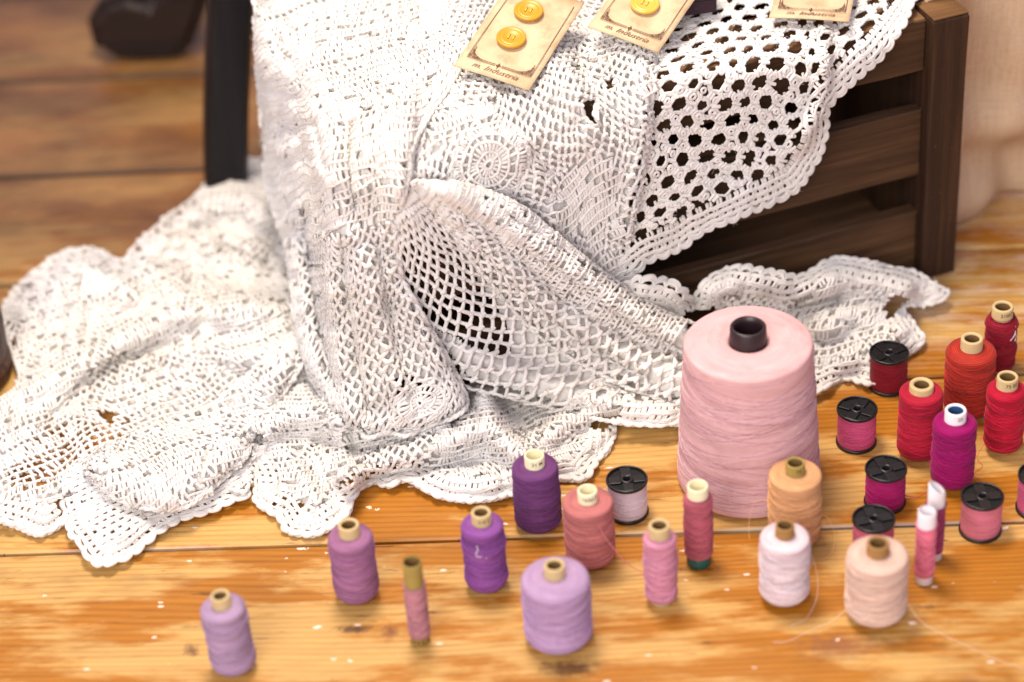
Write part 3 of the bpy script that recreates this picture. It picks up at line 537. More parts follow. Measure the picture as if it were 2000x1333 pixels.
def mesh_net(x0, x1, y0, y1, px=.0062, py=.0048, r=.00115):
    ny = int((y1 - y0) / py) + 1; nx = int((x1 - x0) / px) + 1
    J, I = np.meshgrid(np.arange(ny), np.arange(nx), indexing='ij'); x = (x0 + (I + (J % 2) * .5) * px).ravel(); y = (y0 + J * py).ravel(); out = []
    t = np.linspace(0, 1, 5)
    for dx in (-.0011, .0011):
        X = x[:, None] + dx * (1 - .5 * np.sin(PI * t)) + rng.normal(0, .0002, (len(x), 1)); Y = y[:, None] + py * t
        out.append((np.stack([X, Y], -1), np.broadcast_to(.0007 * np.sin(PI * t), X.shape), r))
    for dy in (-.0006, .0007):
        X = x[:, None] + px * 1.08 * t; Y = y[:, None] + dy + .0003 * np.sin(2 * PI * t) + rng.normal(0, .0002, (len(x), 1))
        out.append((np.stack([X, Y], -1), np.broadcast_to(.0008 + .0003 * np.sin(PI * t), X.shape), r * .95))
    return out
def hexes(x0, x1, y0, y1, pitch=.0160, r=.00102):
    rowh = pitch * .80; ny = int((y1 - y0) / rowh) + 2; nx = int((x1 - x0) / pitch) + 2
    J, I = np.meshgrid(np.arange(ny), np.arange(nx), indexing='ij'); x = jit((x0 + (I + (J % 2) * .5) * pitch).ravel(), .0010); y = jit((y0 + J * rowh).ravel(), .0010); out = []
    def ring(cx, cy, R, q=18, wob=.07, rel=.0006, rr=r, parts=3, ph=0.):
        for s_ in range(parts):
            t = np.linspace(s_ / parts, (s_ + 1) / parts + .02, q // parts + 2); a = 2 * PI * t + ph
            Rr = R * (1 + wob * np.cos(6 * a + ph)) ; out.append((np.stack([cx[:, None] + Rr * np.cos(a), cy[:, None] + Rr * np.sin(a) * .95], -1), np.broadcast_to(rel + .0003 * np.sin(9 * a), (len(cx), len(t))), rr))
    R = jit(np.full((len(x), 1), .0060), .0008); ring(x, y, R); ring(x, y, R + .0013, 24, .05, .0002)
    # little rings and knots where three hexagons meet
    for sx, sy in ((.5, .333), (.5, -.333)):
        cx, cy = x + pitch * sx * 1.0, y + rowh * sy * 1.0
        ring(cx, cy, np.full((len(x), 1), .0017), 9, .0, .0008, r, 1, .4)
    # spokes between neighbouring rings
    for a in (0, PI / 3, 2 * PI / 3):
        dx, dy = math.cos(a), math.sin(a); t = np.linspace(.36, .64, 4); out.append((np.stack([x[:, None] + pitch * dx * t + .001, y[:, None] + pitch * dy * t * .92], -1), np.broadcast_to(.001 + 0 * t, (len(x), 4)), r * 1.2))
        out.append((np.stack([x[:, None] + pitch * dx * t - .0012, y[:, None] + pitch * dy * t * .92 + .0008], -1), np.broadcast_to(.001 + 0 * t, (len(x), 4)), r))
    return out
def medallion(R, arcs_out=True):
    """polar pattern already in plane space about (0,0)"""
    out = []; r = .0026
    def circ(R_, n, amp, rel, rad, per=2.):
        a0 = np.arange(n) / n * 2 * PI; t = np.linspace(0, 1.08, 5); A = a0[:, None] + t * 2 * PI / n
        Rr = R_ + amp * np.sin(PI * np.clip(t, 0, 1)); out.append((np.stack([Rr * np.cos(A), Rr * np.sin(A)], -1), np.broadcast_to(rel + .0004 * np.sin(PI * t), A.shape), rad))
    def spokes(r0, r1, n, rad, rel=.0006):
        a = np.arange(n) / n * 2 * PI + .05; t = np.linspace(0, 1, 5); Rr = r0 + (r1 - r0) * t
        out.append((np.stack([Rr * np.cos(a[:, None] + .06 * t), Rr * np.sin(a[:, None] + .06 * t)], -1), np.broadcast_to(rel * np.sin(PI * t) + .0002, (n, 5)), rad))
    circ(r, 10, .0003, .0008, .0011); k = 0
    while r < R:
        h = (.0062, .0058, .0042, .0064, .0050)[k % 5]; n = max(12, int(2 * PI * (r + h * .6) / (.0026, .0028, .0056, .0026, .0062)[k % 5]))
        spokes(r, r + h, n, .00105); r += h
        circ(r, max(12, int(2 * PI * r / (.003 if k % 5 != 3 else .0075))), .0002 if k % 5 != 3 else .0022, .0009, .001); r += .0006 if k % 5 != 3 else .002; k += 1
    return out
VV, QQ, NV = [], [], [0]
def emit(pn, strands, keepf, wob=.0):
    for (c, rel, r) in strands:
        mid = c.mean(1); k = keepf(mid)
        k &= keepf(c[:, 0]) | keepf(c[:, -1])
        c = c[k]
        if not len(c): continue
        rel = np.broadcast_to(rel, k.shape + rel.shape[-1:])[k]
        wx, wy = c[..., 0] * 210, c[..., 1] * 210       # hand-worked: nothing runs quite straight
        c = c + .00055 * np.stack([vnoise(wx, wy, 3), vnoise(wx, wy, 9)], -1) + .0013 * np.stack([vnoise(wx * .3, wy * .3, 13), vnoise(wx * .3, wy * .3, 19)], -1)
        P, N = pn.at(c); P = P + N * (rel[..., None] + .0008 + .0004 * vnoise(wx * 1.3, wy * 1.3, 5)[..., None])
        ok = np.linalg.norm(np.diff(P, axis=1), axis=-1).max(1) < .0065         # leave out what would be torn off round the far edge
        if not ok.any(): continue
        P, N, c = P[ok], N[ok], c[ok]
        rr = np.broadcast_to(np.asarray(r), c.shape[:2]) * (1 + .10 * rng.normal(0, 1, (len(c), 1)).clip(-2, 2))
        V, Q = tubes(P, N, rr, 5); VV.append(V); QQ.append(Q + NV[0]); NV[0] += len(V)
def affine(strands, ang, org, warp=0., seed=0):
    ca, sa = math.cos(ang), math.sin(ang); out = []
    for c, rel, r in strands:
        x, y = c[..., 0], c[..., 1]
        if warp:
            x = x + warp * np.sin(y * 61 + seed) + warp * .5 * np.sin(x * 97 + y * 43 + seed); y = y + warp * np.sin(x * 53 + seed * 2) + warp * .6 * np.sin(x * 113 - y * 31 + seed)
        out.append((np.stack([org[0] + ca * x - sa * y, org[1] + sa * x + ca * y], -1), rel, r))
    return out
def polar(strands, apex, R0, a0):
    """pattern x runs round the apex (metres at radius R0), y outwards"""
    out = []
    for c, rel, r in strands:
        a = a0 + c[..., 0] / R0; R = c[..., 1]; out.append((np.stack([apex[0] + R * np.cos(a), apex[1] + R * np.sin(a)], -1), rel, r))
    return out
def rope(pn, poly, r, off=0., lift=.0004, seg=.004):
    L = np.concatenate([[0], np.cumsum(np.linalg.norm(np.diff(poly, axis=0), axis=1))]); n = max(3, int(L[-1] / .0015)); s = np.linspace(0, L[-1], n)
    c = np.stack([np.interp(s, L, poly[:, 0]), np.interp(s, L, poly[:, 1])], -1)
    for ph in (0, PI):
        tt = np.gradient(c, axis=0); tt /= np.linalg.norm(tt, axis=1, keepdims=True) + 1e-9; nn = np.stack([-tt[:, 1], tt[:, 0]], -1)
        cc = c + nn * (off + .0006 * np.sin(s / .0017 + ph))[:, None]; P, N = pn.at(cc[None]); P = P + N * (lift + .0006 * np.cos(s / .0017 + ph))[None, :, None]
        V, Q = tubes(P, N, r * .75, 5); Q = Q[np.linalg.norm(V[Q[:, 0]] - V[Q[:, 3]], axis=1) < .006]; VV.append(V); QQ.append(Q + NV[0]); NV[0] += len(V)
def hem(pn, poly, scal=.0088, bulge=.0030, rows=3, rowh=.0052, inner=1):
    """crocheted edging worked along the hem: mesh rows, then scallops outside"""
    L = np.concatenate([[0], np.cumsum(np.linalg.norm(np.diff(poly, axis=0), axis=1))])
    c0 = lambda s: np.stack([np.interp(s, L, poly[:, 0]), np.interp(s, L, poly[:, 1])], -1)
    ker = np.ones(9) / 9; S = np.linspace(0, L[-1], max(20, int(L[-1] / .002))); C = c0(S); T = np.gradient(C, axis=0)
    T = np.stack([np.convolve(np.pad(T[:, i], 4, 'edge'), ker, 'valid') for i in (0, 1)], -1); T /= np.linalg.norm(T, axis=1, keepdims=True) + 1e-9
    Nn = np.stack([-T[:, 1], T[:, 0]], -1)
    test = C[len(C) // 2] + Nn[len(C) // 2] * .004
    if not inside(test[None], pn.outline)[0]: Nn = -Nn
    def xy(s, d):
        s = np.clip(s, 0, L[-1]); return np.stack([np.interp(s, S, C[:, i]) + d * np.interp(s, S, Nn[:, i]) for i in (0, 1)], -1)
    n = max(2, int(L[-1] / scal)); pitch = L[-1] / n; i = np.arange(n)[:, None]; t = np.linspace(0, 1, 8)[None]; out = []
    for dr, rr in ((0, .00125), (-.0016, .00115), (-.0030, .001)):
        s_ = (i + t) * pitch; d = -bulge * np.sin(PI * t) ** .7 - dr + .001 + 0 * i; out.append((xy(s_, d), np.broadcast_to(.0009 + .0005 * np.sin(PI * t), s_.shape), rr))
    for q in range(rows):
        px = .0056; m = int(L[-1] / px); ii = np.arange(m)[:, None]; tt = np.linspace(0, 1, 4)[None]; y0 = .0045 + q * rowh
        for dd in (0, .0012):
            s_ = (ii + tt * 1.1) * px; out.append((xy(s_, y0 + dd + .0003 * np.sin(PI * tt * 2)), np.broadcast_to(.0009 + 0 * tt, s_.shape), .00105))
        for du in (0, .0019):
            s_ = (ii + .5 * (q % 2)) * px + du + 0 * tt; out.append((xy(s_, y0 + rowh * tt), np.broadcast_to(.0005 * np.sin(PI * tt), s_.shape), .00105))
    emit(pn, out, lambda p: np.ones(len(p), bool))
def sheet(pn, off, shrink, noback, skiphem=0.):
    """second layer of lace lying just under the first one, closely worked"""
    st = .0022; u = np.arange(pn.lo[0], pn.hi[0], st); v = np.arange(pn.lo[1], pn.hi[1], st); U, W = np.meshgrid(u, v); g = np.stack([U, W], -1)
    k = inside(g, pn.outline) & (pdist(g, pn.outline, True) > shrink)
    for h in noback: k &= ~inside(g, h)
    for h in pn.hem: k &= pdist(g, h) > skiphem
    P, N = pn.at(g); P = P - N * off + N * (.0006 * np.sin(U * 900) * np.sin(W * 700))[..., None]
    idx = np.arange(U.size).reshape(U.shape); q = np.stack([idx[:-1, :-1], idx[:-1, 1:], idx[1:, 1:], idx[1:, :-1]], -1)
    kk = k[:-1, :-1] & k[:-1, 1:] & k[1:, 1:] & k[1:, :-1]; q = q[kk]
    PF = P.reshape(-1, 3); q = q[np.max([np.linalg.norm(PF[q[:, i]] - PF[q[:, (i + 1) % 4]], axis=1) for i in range(4)], axis=0) < .009] if len(q) else q
    if not len(q): return
    VV.append(P.reshape(-1, 3)); QQ.append(q + NV[0]); NV[0] += U.size
PN = {k: Panel(v) for k, v in LACE.items()}
def row_skip(seed):
    h = np.random.RandomState(seed); kind = h.choice([0, 0, 0, 0, 0, 0, 1, 2, 3], 400)
    def f(I, J):
        kd = kind[J % 400]
        return ((kd == 1) & (I % 3 == 0)) | ((kd == 2) & (I % 2 == 0)) | ((kd == 3) & ((I // 3) % 4 == 0))
    return f
def eyelets(p, pitch, rad, seed, frac=.5):
    """round openings left in close work on a loose grid"""
    ix = np.floor(p[..., 0] / pitch); iy = np.floor(p[..., 1] / pitch)
    hsh = lambda a: np.modf(np.abs(np.sin(ix * 12.9898 + iy * 78.233 + seed * 3.7 + a) * 43758.5453))[0]
    cx = (ix + .3 + .4 * hsh(1)) * pitch; cy = (iy + .3 + .4 * hsh(2)) * pitch
    return (np.hypot(p[..., 0] - cx, p[..., 1] - cy) < rad * (.7 + .6 * hsh(4))) & (hsh(3) < frac)
def base_keep(pn, edge=.001, hemw=0., meds=(), medr=0., eye=None):
    def f(p):
        k = inside(p, pn.outline)
        for h in pn.gaps: k &= ~inside(p, h)
        if hemw:
            for h in pn.hem: k &= pdist(p, h) > hemw
        for m in meds: k &= np.hypot(p[:, 0] - m[0], p[:, 1] - m[1]) > medr
        if eye: k &= ~eyelets(p, *eye)
        return k
    return f
def cover(pn, pat, ang, warp=.002, seed=0, **kw):
    c = (pn.lo + pn.hi) / 2; R = np.linalg.norm(pn.hi - pn.lo) / 2 + .01
    return affine(pat(-R, R, -R, R, **kw), ang, c, warp, seed)
HEMW = .0195
def panel_dense(nm, ang, seed, medr=.026, eye=(.016, .0026, 1, .45), backoff=.0014, hemw=HEMW, noback=(), loops=.1):
    pn = PN[nm]; meds = pn.marks.get('med', []); hw = hemw if pn.hem else 0
    kp = base_keep(pn, hemw=hw, meds=meds, medr=medr, eye=eye); zone = lambda p: vnoise(p[:, 0] / .030, p[:, 1] / .030, seed + 40) + .5 * vnoise(p[:, 0] / .011, p[:, 1] / .011, seed + 41) > loops
    emit(pn, cover(pn, posts, ang, .0035, seed, skip=row_skip(seed)), lambda p: kp(p) & ~zone(p))
    emit(pn, cover(pn, arcs, ang, .0035, seed, pitch=.0068, rowh=.0048, r=.00112), lambda p: kp(p) & zone(p))
    for m in meds:
        kf = base_keep(pn, hemw=hw); emit(pn, [(c + np.array(m), a, b) for c, a, b in medallion(medr)], kf)
    for h in pn.hem: hem(pn, h)
    rope(pn, np.vstack([pn.outline, pn.outline[:1]]), .0014)
    sheet(pn, backoff, .004, list(noback) + pn.holes, hw * .9)
panel_dense('back_panel', .35, 3, .024, (.015, .0022, 2, .5), loops=-.15)
# right flap: open hexagons, single layer, so the dark crate shows through
pn = PN['right_flap']; kf = base_keep(pn, hemw=HEMW + .002)
split = lambda p: kf(p)
emit(pn, cover(pn, hexes, -.22, .002, 2), split)
for h in pn.hem: hem(pn, h, rows=3)
rope(pn, pn.outline[-60:], .0013)
# left column
pn = PN['left_column']; meds = pn.marks['med']; vs_ = pn.marks['apex'][0][1]
kf0 = base_keep(pn, meds=[], medr=.036, eye=(.018, .0029, 5, .4))
emit(pn, cover(pn, posts, .12, .003, 6, skip=row_skip(6)), lambda p: kf0(p) & (p[:, 1] > vs_))
for m, R in zip(meds, (.016,)): emit(pn, [(c + np.array(m), a, b) for c, a, b in medallion(R)], base_keep(pn))
kf1 = base_keep(pn, meds=meds, medr=.015); kf2 = base_keep(pn)
emit(pn, affine(arcs(-.35, .35, 0, .35, .0078, .0054), PI + .06, (pn.lo + pn.hi) / 2 * np.array([1, 0]) + np.array([0, vs_ + .002]), .002, 4), lambda p: kf1(p) & kf2(p) & (p[:, 1] < vs_))
rope(pn, np.vstack([pn.outline, pn.outline[:1]]), .0016); rope(pn, pn.outline[12:70], .0021, -.0022, .0016); rope(pn, pn.outline[12:70], .0015, .0022, .0012)
sheet(pn, .0016, .004, pn.holes)
# pleats
def fan(nm, fn, a0, R0, y0, y1, back=.0017, rows_seed=None, eye=None, noback=(), span=.35, hemw=None, **kw):
    pn = PN[nm]; ap = pn.marks['apex'][0]; kf = base_keep(pn, hemw=(hemw or HEMW) if pn.hem else 0, eye=eye)
    if rows_seed is not None: kw['skip'] = row_skip(rows_seed)
    emit(pn, polar(fn(-span, span, y0, y1, **kw), ap, R0, a0), kf)
    for h in pn.hem: hem(pn, h)
    rope(pn, np.vstack([pn.outline, pn.outline[:1]]), .0014); 
    if back: sheet(pn, back, .004, list(noback) + pn.holes, HEMW * .8)
pn = PN['pleat_net']; _hd = lambda p: np.min([pdist(p, h) for h in pn.hem], axis=0)
emit(pn, cover(pn, hexes, -.5, .001, 4, pitch=.0155), lambda p: inside(p, pn.outline) & (_hd(p) > .019) & (_hd(p) < .042))
fan('pleat_net', arcs, -PI / 4, .10, .02, .34, hemw=.041, pitch=.0080, rowh=.0062)
fan('pleat_middle', arcs, -PI / 4, .16, .02, .36, pitch=.0074, rowh=.0064)
fan('pleat_upper', posts, -PI / 4, .17, .02, .36, rows_seed=12, eye=(.013, .0026, 4, .45))
panel_dense('floor_ruffle', .25, 21, .022, (.013, .0025, 6, .5), loops=.45)
panel_dense('left_pile', .5, 22, .040, (.0115, .0026, 7, .55), loops=.55)
pn = PN['left_corner']; emit(pn, cover(pn, mesh_net, .6, .002, 2), base_keep(pn, hemw=.012))
for h in pn.hem: hem(pn, h, rows=2)
sheet(pn, .0016, .004, pn.holes, .012)
panel_dense('left_lobe', .45, 23, .020, (.0125, .0024, 8, .5), loops=.6)
panel_dense('right_piece', -.15, 24, .02, (.016, .0030, 9, .5))
for pn in PN.values():
    for g in pn.gaps: rope(pn, np.vstack([g, g[:1]]), .0012)
# fuzz: short stray fibres standing off the yarn
allv = np.vstack(VV); used = np.vstack(QQ)[:, 0]; pick = allv[used[rng.randint(0, len(used), 9000)]]; t = np.linspace(0, 1, 4)[None, :, None]
d0 = rng.normal(0, 1, (9000, 1, 3)); d0[..., 2] += .5; d0[..., 1] -= .5; d0 /= np.linalg.norm(d0, axis=-1, keepdims=True); d1 = rng.normal(0, 1, (9000, 1, 3))
V, Q = tubes(pick[:, None] + .0024 * t * d0 + .0012 * t * t * d1, np.cross(d0, d1) + np.zeros((1, 4, 1)), .00007, 3); VV.append(V); QQ.append(Q + NV[0]); NV[0] += len(V)
cloth = quads_obj('lace_tablecloth', np.vstack(VV), np.vstack(QQ), M['cotton'])
tag(cloth, 'white crocheted lace tablecloth draped over the dark crate and spilling onto the floorboards', 'tablecloth')
print('cloth faces', sum(len(q) for q in QQ))
# ------------------------------------------------------------------ thread spools
def rounded(r, z0, z1, re, ri, wav=0., seed=0, taper=0., n=26):
    """thread body profile from the core out over the shoulders; re = shoulder radius"""
    rr = random.Random(seed); rb = min(re * 1.6, .0052, r - ri); p = [(ri, z0 + .0004)]; nw = [rr.uniform(0, 6.28) for _ in range(4)]
    for i in range(7): a = PI / 2 * i / 6; p.append((r * (1 + taper * .5) - rb * (1 - math.sin(a)), z0 + rb * (1 - math.cos(a))))
    for i in range(1, n):
        t = i / n; z = z0 + rb + (z1 - z0 - rb - .0014 - .8 * re) * t
        p.append((r * (1 + taper * (.5 - t)) + wav * (math.sin(t * 9 + nw[0]) + .7 * math.sin(t * 19 + nw[1]) + .4 * math.sin(t * 33 + nw[2])), z))
    for i in range(7): a = PI / 2 * (1 - i / 6); p.append((r * (1 - taper * .5) - re * (1 - math.sin(a)), z1 - .0014 - re * .8 * (1 - math.cos(a))))
    p.append((ri + .0012, z1 - .0002)); p.append((ri, z1 - .0009)); return p
def wraps(prof, mat, parent, n, seed, r=.00017, steep=.006):
    """a few loose turns of thread lying proud on the wound body"""
    rr = random.Random(seed); prof = np.array(prof); body = prof[(prof[:, 1] > prof[:, 1].min() + .004) & (prof[:, 1] < prof[:, 1].max() - .004)]
    P, N = [], []
    for i in range(n):
        z = rr.uniform(body[0, 1], body[-1, 1]); sl = rr.choice([-1, 1]) * rr.uniform(.001, steep); a0 = rr.uniform(-2.6, -1.2); t = np.linspace(0, 1, 26); a = a0 - 1.2 + t * rr.uniform(2.2, 4.0)
        zz = np.clip(z + sl * (t - .5) * 2 - .0014 * np.sin(PI * t), body[0, 1], body[-1, 1]); R = np.interp(zz, body[:, 1], body[:, 0]) + .00012
        P.append(np.stack([R * np.cos(a), R * np.sin(a), zz], -1)); N.append(np.stack([np.cos(a), np.sin(a), 0 * a], -1))
    V, Q = tubes(np.array(P), np.array(N), r, 5); return quads_obj('wrapped_strand', V, Q, mat, parent)
def core_text(txt, r, z, size, parent, ang=-PI / 2, mat='ink'):
    cu = bpy.data.curves.new('t', 'FONT'); cu.body = txt; cu.size = size; cu.align_x = 'CENTER'; cu.align_y = 'CENTER'; cu.offset = size * .012
    ob = bpy.data.objects.new('t', cu); COL.objects.link(ob); bpy.context.view_layer.update()
    me = bpy.data.meshes.new_from_object(ob.evaluated_get(bpy.context.evaluated_depsgraph_get())); bpy.data.objects.remove(ob)
    me.name = 'printed_number'
    for v in me.vertices:
        x, y, _ = v.co; a = ang + x / r; v.co = (r * 1.012 * math.cos(a), r * 1.012 * math.sin(a), z + y)
    me.materials.clear(); me.materials.append(M[mat]); o = bpy.data.objects.new('printed_number', me); COL.objects.link(o); o.parent = parent; return o
def spool(name, label, x, y, h, r, rc, col, core='paper_core', z0=.003, zt=None, re=.0034, wav=.0003, taper=0., txt=None, nw=5, seed=1, c2=None, group='spools of sewing thread', tilt=(0, 0), inner=None, cat='thread spool', hole=.68, txtmat='ink', dirt=0., light=None):
    root = empty(name, (x, y, 0), (tilt[0], tilt[1], random.Random(seed).uniform(-.3, .3))); tag(root, label, cat, group)
    zt = zt if zt is not None else h - .0066
    tm = thread_material(name + '_' + str(seed) + '_wound', dk(col), c2 and dk(c2), dirt=dirt)
    pr = rounded(r, z0, zt, re, rc * 1.0, wav, seed, taper); th = lathe_obj('wound_thread', pr, tm, root, 64)
    lm = thread_material(name + '_' + str(seed) + '_strand', lin(*[min(255, c * 1.06 + 6) for c in col])) if light is None else light
    if nw:
        wraps(pr, lm, th, int(nw * 5), seed, .00013)
        wraps(pr, thread_material(name + '_' + str(seed) + '_strand_deep', dk(col, .56)), th, int(nw * 4), seed + 50, .00012)
    ri = rc * hole; ch = rc * .06 + .0004
    c = lathe_obj('core_tube', [(ri, .0005), (rc - ch, 0), (rc, ch), (rc, h - ch), (rc - ch * .4, h - ch * .2), (rc - ch, h), (ri + ch * .5, h), (ri, h - ch), (ri, .001)], M[core], root, 40)
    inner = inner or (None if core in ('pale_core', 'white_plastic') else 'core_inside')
    if inner: lathe_obj('tube_inner_wall', [(ri * .985, .002), (ri * .985, h - .0012)], M[inner], c, 32)
    if txt: core_text(txt, rc, h - .0034, .0034, c, -PI / 2 - root.rotation_euler[2] + .25, txtmat)
    root['thread'] = tm.name
    return root, lm
def loose(parent, pts, mat, r=.00022): return strand('loose_thread', crsp(np.array(pts) - np.array([parent.location.x, parent.location.y, 0]) if False else pts, 8), r, mat, parent, 5)
def world_to(root, pts):
    m = Matrix.LocRotScale(root.location, root.rotation_euler, None).inverted(); return [tuple(m @ Vector(p)) for p in pts]
def dk(c, f=.80):
    f = f * .88 if c[0] > 3 * c[1] else f
    return tuple(x * f for x in lin(*c)[:3]) + (1,)
R = {}
def S(key, *a, **k): R[key] = spool(*a, **k)
S('a', 'thread_spool', 'slim pale lavender thread spool, foremost at the lower left of the floor', -.1690, -.2930, .055, .0127, .0055, (178, 148, 180), seed=1, wav=.0002, tilt=(0, -.03), z0=.002)
S('b', 'thread_spool', 'mauve thread spool with a paler beige core beside the lace hem', -.1002, -.2413, .0557, .0130, .0061, (164, 106, 148), seed=2, wav=.00025, core='paper_core', c2=(188, 134, 168))
S('d', 'thread_spool', 'bright purple wavy thread spool with a white thread end stuck on its front', -.0247, -.2408, .0572, .0123, .0058, (142, 76, 156), seed=4, wav=.0004, txt='5 0 2', c2=(168, 104, 178))
S('e', 'thread_spool', 'dark purple thread spool standing against the lace hem', .0080, -.1891, .0543, .0139, .0060, (112, 58, 116), core='pale_core', seed=5, re=.0026, txt='21 M', hole=.78, taper=.03, wav=.0002)
S('f', 'thread_spool', 'dusty salmon thread spool with a strand trailing down its front to the floor', .0368, -.2234, .0532, .0146, .0058, (198, 118, 116), core='pale_core', seed=6, re=.0022, txt='165612', hole=.76, wav=.0001)
S('g', 'thread_spool', 'fat pale lilac thread spool with rounded shoulders and a beige core', .0142, -.2893, .0562, .0192, .0060, (192, 156, 196), seed=7, re=.0055, wav=.0002, nw=9, c2=(206, 174, 208))
S('i', 'thread_spool', 'narrow candy pink thread spool with a beige core', .0746, -.2641, .0579, .0095, .0061, (218, 146, 170), seed=9, re=.003, z0=.004, wav=.0003)
S('j', 'thread_spool', 'slim rose pink thread spool with a dark green base ring', .0994, -.2330, .0585, .0084, .0061, (190, 96, 112), core='pale_core', seed=10, re=.002, z0=.007, hole=.78, wav=.0002)
lathe_obj('base_ring', [(.0045, .0003), (.0066, 0), (.0071, .001), (.0071, .006), (.0064, .007)], M['green_core'], R['j'][0], 40)
S('l', 'thread_spool', 'peach thread spool with an olive core in front of the giant pink cone', .1572, -.2187, .0584, .0154, .0056, (232, 170, 118), core='olive_core', seed=12, re=.0030, txt='75', wav=.0002, hole=.76, c2=(242, 190, 140), nw=8)
S('m', 'thread_spool', 'pinkish white thread spool with a brown core between pink and cream spools', .1445, -.2688, .0551, .0141, .0054, (240, 216, 222), core='brown_core', seed=13, re=.0034, wav=.0003, hole=.76, nw=9)
S('n', 'thread_spool', 'wide cream pink thread spool with a dark brown core nearest the lower right', .1934, -.2885, .0543, .0171, .0063, (242, 200, 182), core='brown_core', seed=14, re=.0032, wav=.0002, hole=.72, nw=8, c2=(246, 214, 196))
S('q', 'thread_spool', 'crimson thread spool with a coral top and thick beige core', .2427, -.1492, .0547, .0131, .0073, (196, 20, 60), core='paper_core', seed=23, re=.0028, wav=.0001, zt=.051, c2=(226, 50, 70), hole=.62)
S('r', 'thread_spool', 'vivid magenta thread spool with a blue lined white core', .2574, -.1788, .0567, .0129, .0064, (168, 6, 104), core='white_plastic', inner='blue_inside', seed=24, re=.0036, txt='20', c2=(204, 14, 128), hole=.72)
S('s', 'thread_spool', 'orange red thread spool, widest of the red ones, behind the crimson spool', .2805, -.1104, .0572, .0153, .0068, (190, 46, 38), seed=25, re=.0045, wav=.0001, c2=(216, 74, 52), hole=.66)
S('t', 'thread_spool', 'dark red thread spool with white thread stuck to its side, furthest back', .3085, -.0688, .0492, .0101, .0067, (160, 12, 44), seed=26, re=.005, txt='21057', hole=.7)
S('u', 'thread_spool', 'scarlet thread spool with wavy sides and printed core at the right edge', .2941, -.1499, .0562, .0118, .0064, (204, 16, 54), seed=27, re=.004, wav=.0004, txt='75 02', c2=(222, 30, 66), hole=.72)
# thin tubes
S('c', 'thread_tube', 'thin olive card tube with a little mauve pink thread round its middle', -.0642, -.2823, .0599, .0062, .0054, (192, 132, 142), core='olive_core', seed=3, z0=.006, zt=.044, re=.0004, wav=.00008, nw=4, hole=.86, group='thin thread tubes', cat='thread tube')
core_text('7 3 2', .0054, .0032, .0032, R['c'][0], -PI / 2)
S('o', 'thread_tube', 'white plastic tube wound with bright coral pink thread', .2255, -.2628, .0525, .0057, .0053, (244, 126, 150), core='white_plastic', seed=15, z0=.006, zt=.043, re=.0004, wav=.00008, nw=5, hole=.82, group='thin thread tubes', cat='thread tube')
S('p', 'thread_tube', 'white plastic tube with slanted open end and magenta pink thread', .2346, -.2434, .0535, .0054, .0050, (168, 62, 108), core='white_plastic', seed=16, z0=.006, zt=.041, re=.0004, wav=.00008, nw=4, hole=.80, group='thin thread tubes', cat='thread tube')
tb = [c for c in R['p'][0].children if c.name.startswith('core_tube')][0]
for v in tb.data.vertices:
    if v.co.z > .04: v.co.z += -.0045 * (v.co.x / .005) * .8 - .001
# the giant cone
def cone():
    root = empty('thread_cone', (.1375, -.1585, 0)); tag(root, 'giant dusty pink cone of thread with a dark brown tube standing by the lace', 'thread cone')
    tm = thread_material('dusty_pink_wound', lin(214, 166, 168), lin(224, 184, 182), .03, .45)
    p = [(.016, .003), (.038, .0015)]
    for i in range(6): a = PI / 2 * i / 5; p.append((.0432 - .004 * (1 - math.sin(a)), .0015 + .004 * (1 - math.cos(a))))
    for i in range(1, 40): t = i / 40; p.append((.0432 + (.0378 - .0432) * t ** 1.05 + .00022 * math.sin(t * 21) + .00015 * math.sin(t * 47 + 1), .0055 + .0943 * t))
    for i in range(8): a = PI / 2 * i / 7; p.append((.0378 - .0024 * (1 - math.cos(a)), .0998 + .0024 * math.sin(a)))
    p += [(.030, .1028), (.020, .1034), (.0135, .1034), (.0118, .1026), (.0112, .1012)]
    th = lathe_obj('wound_thread', p, tm, root, 96)
    lm = thread_material('dusty_pink_strand', lin(222, 186, 190)); wraps(p, lm, th, 34, 77, .00015, .016)
    wraps(p, thread_material('dusty_pink_strand_shade', lin(168, 118, 134)), th, 30, 78, .00014, .016)
    lathe_obj('cone_tube', [(.0082, .002), (.0082, .109), (.0088, .1135), (.0098, .1138), (.0106, .1128), (.0113, .099), (.0113, .004)], M['cone_tube'], root, 48)
cone()
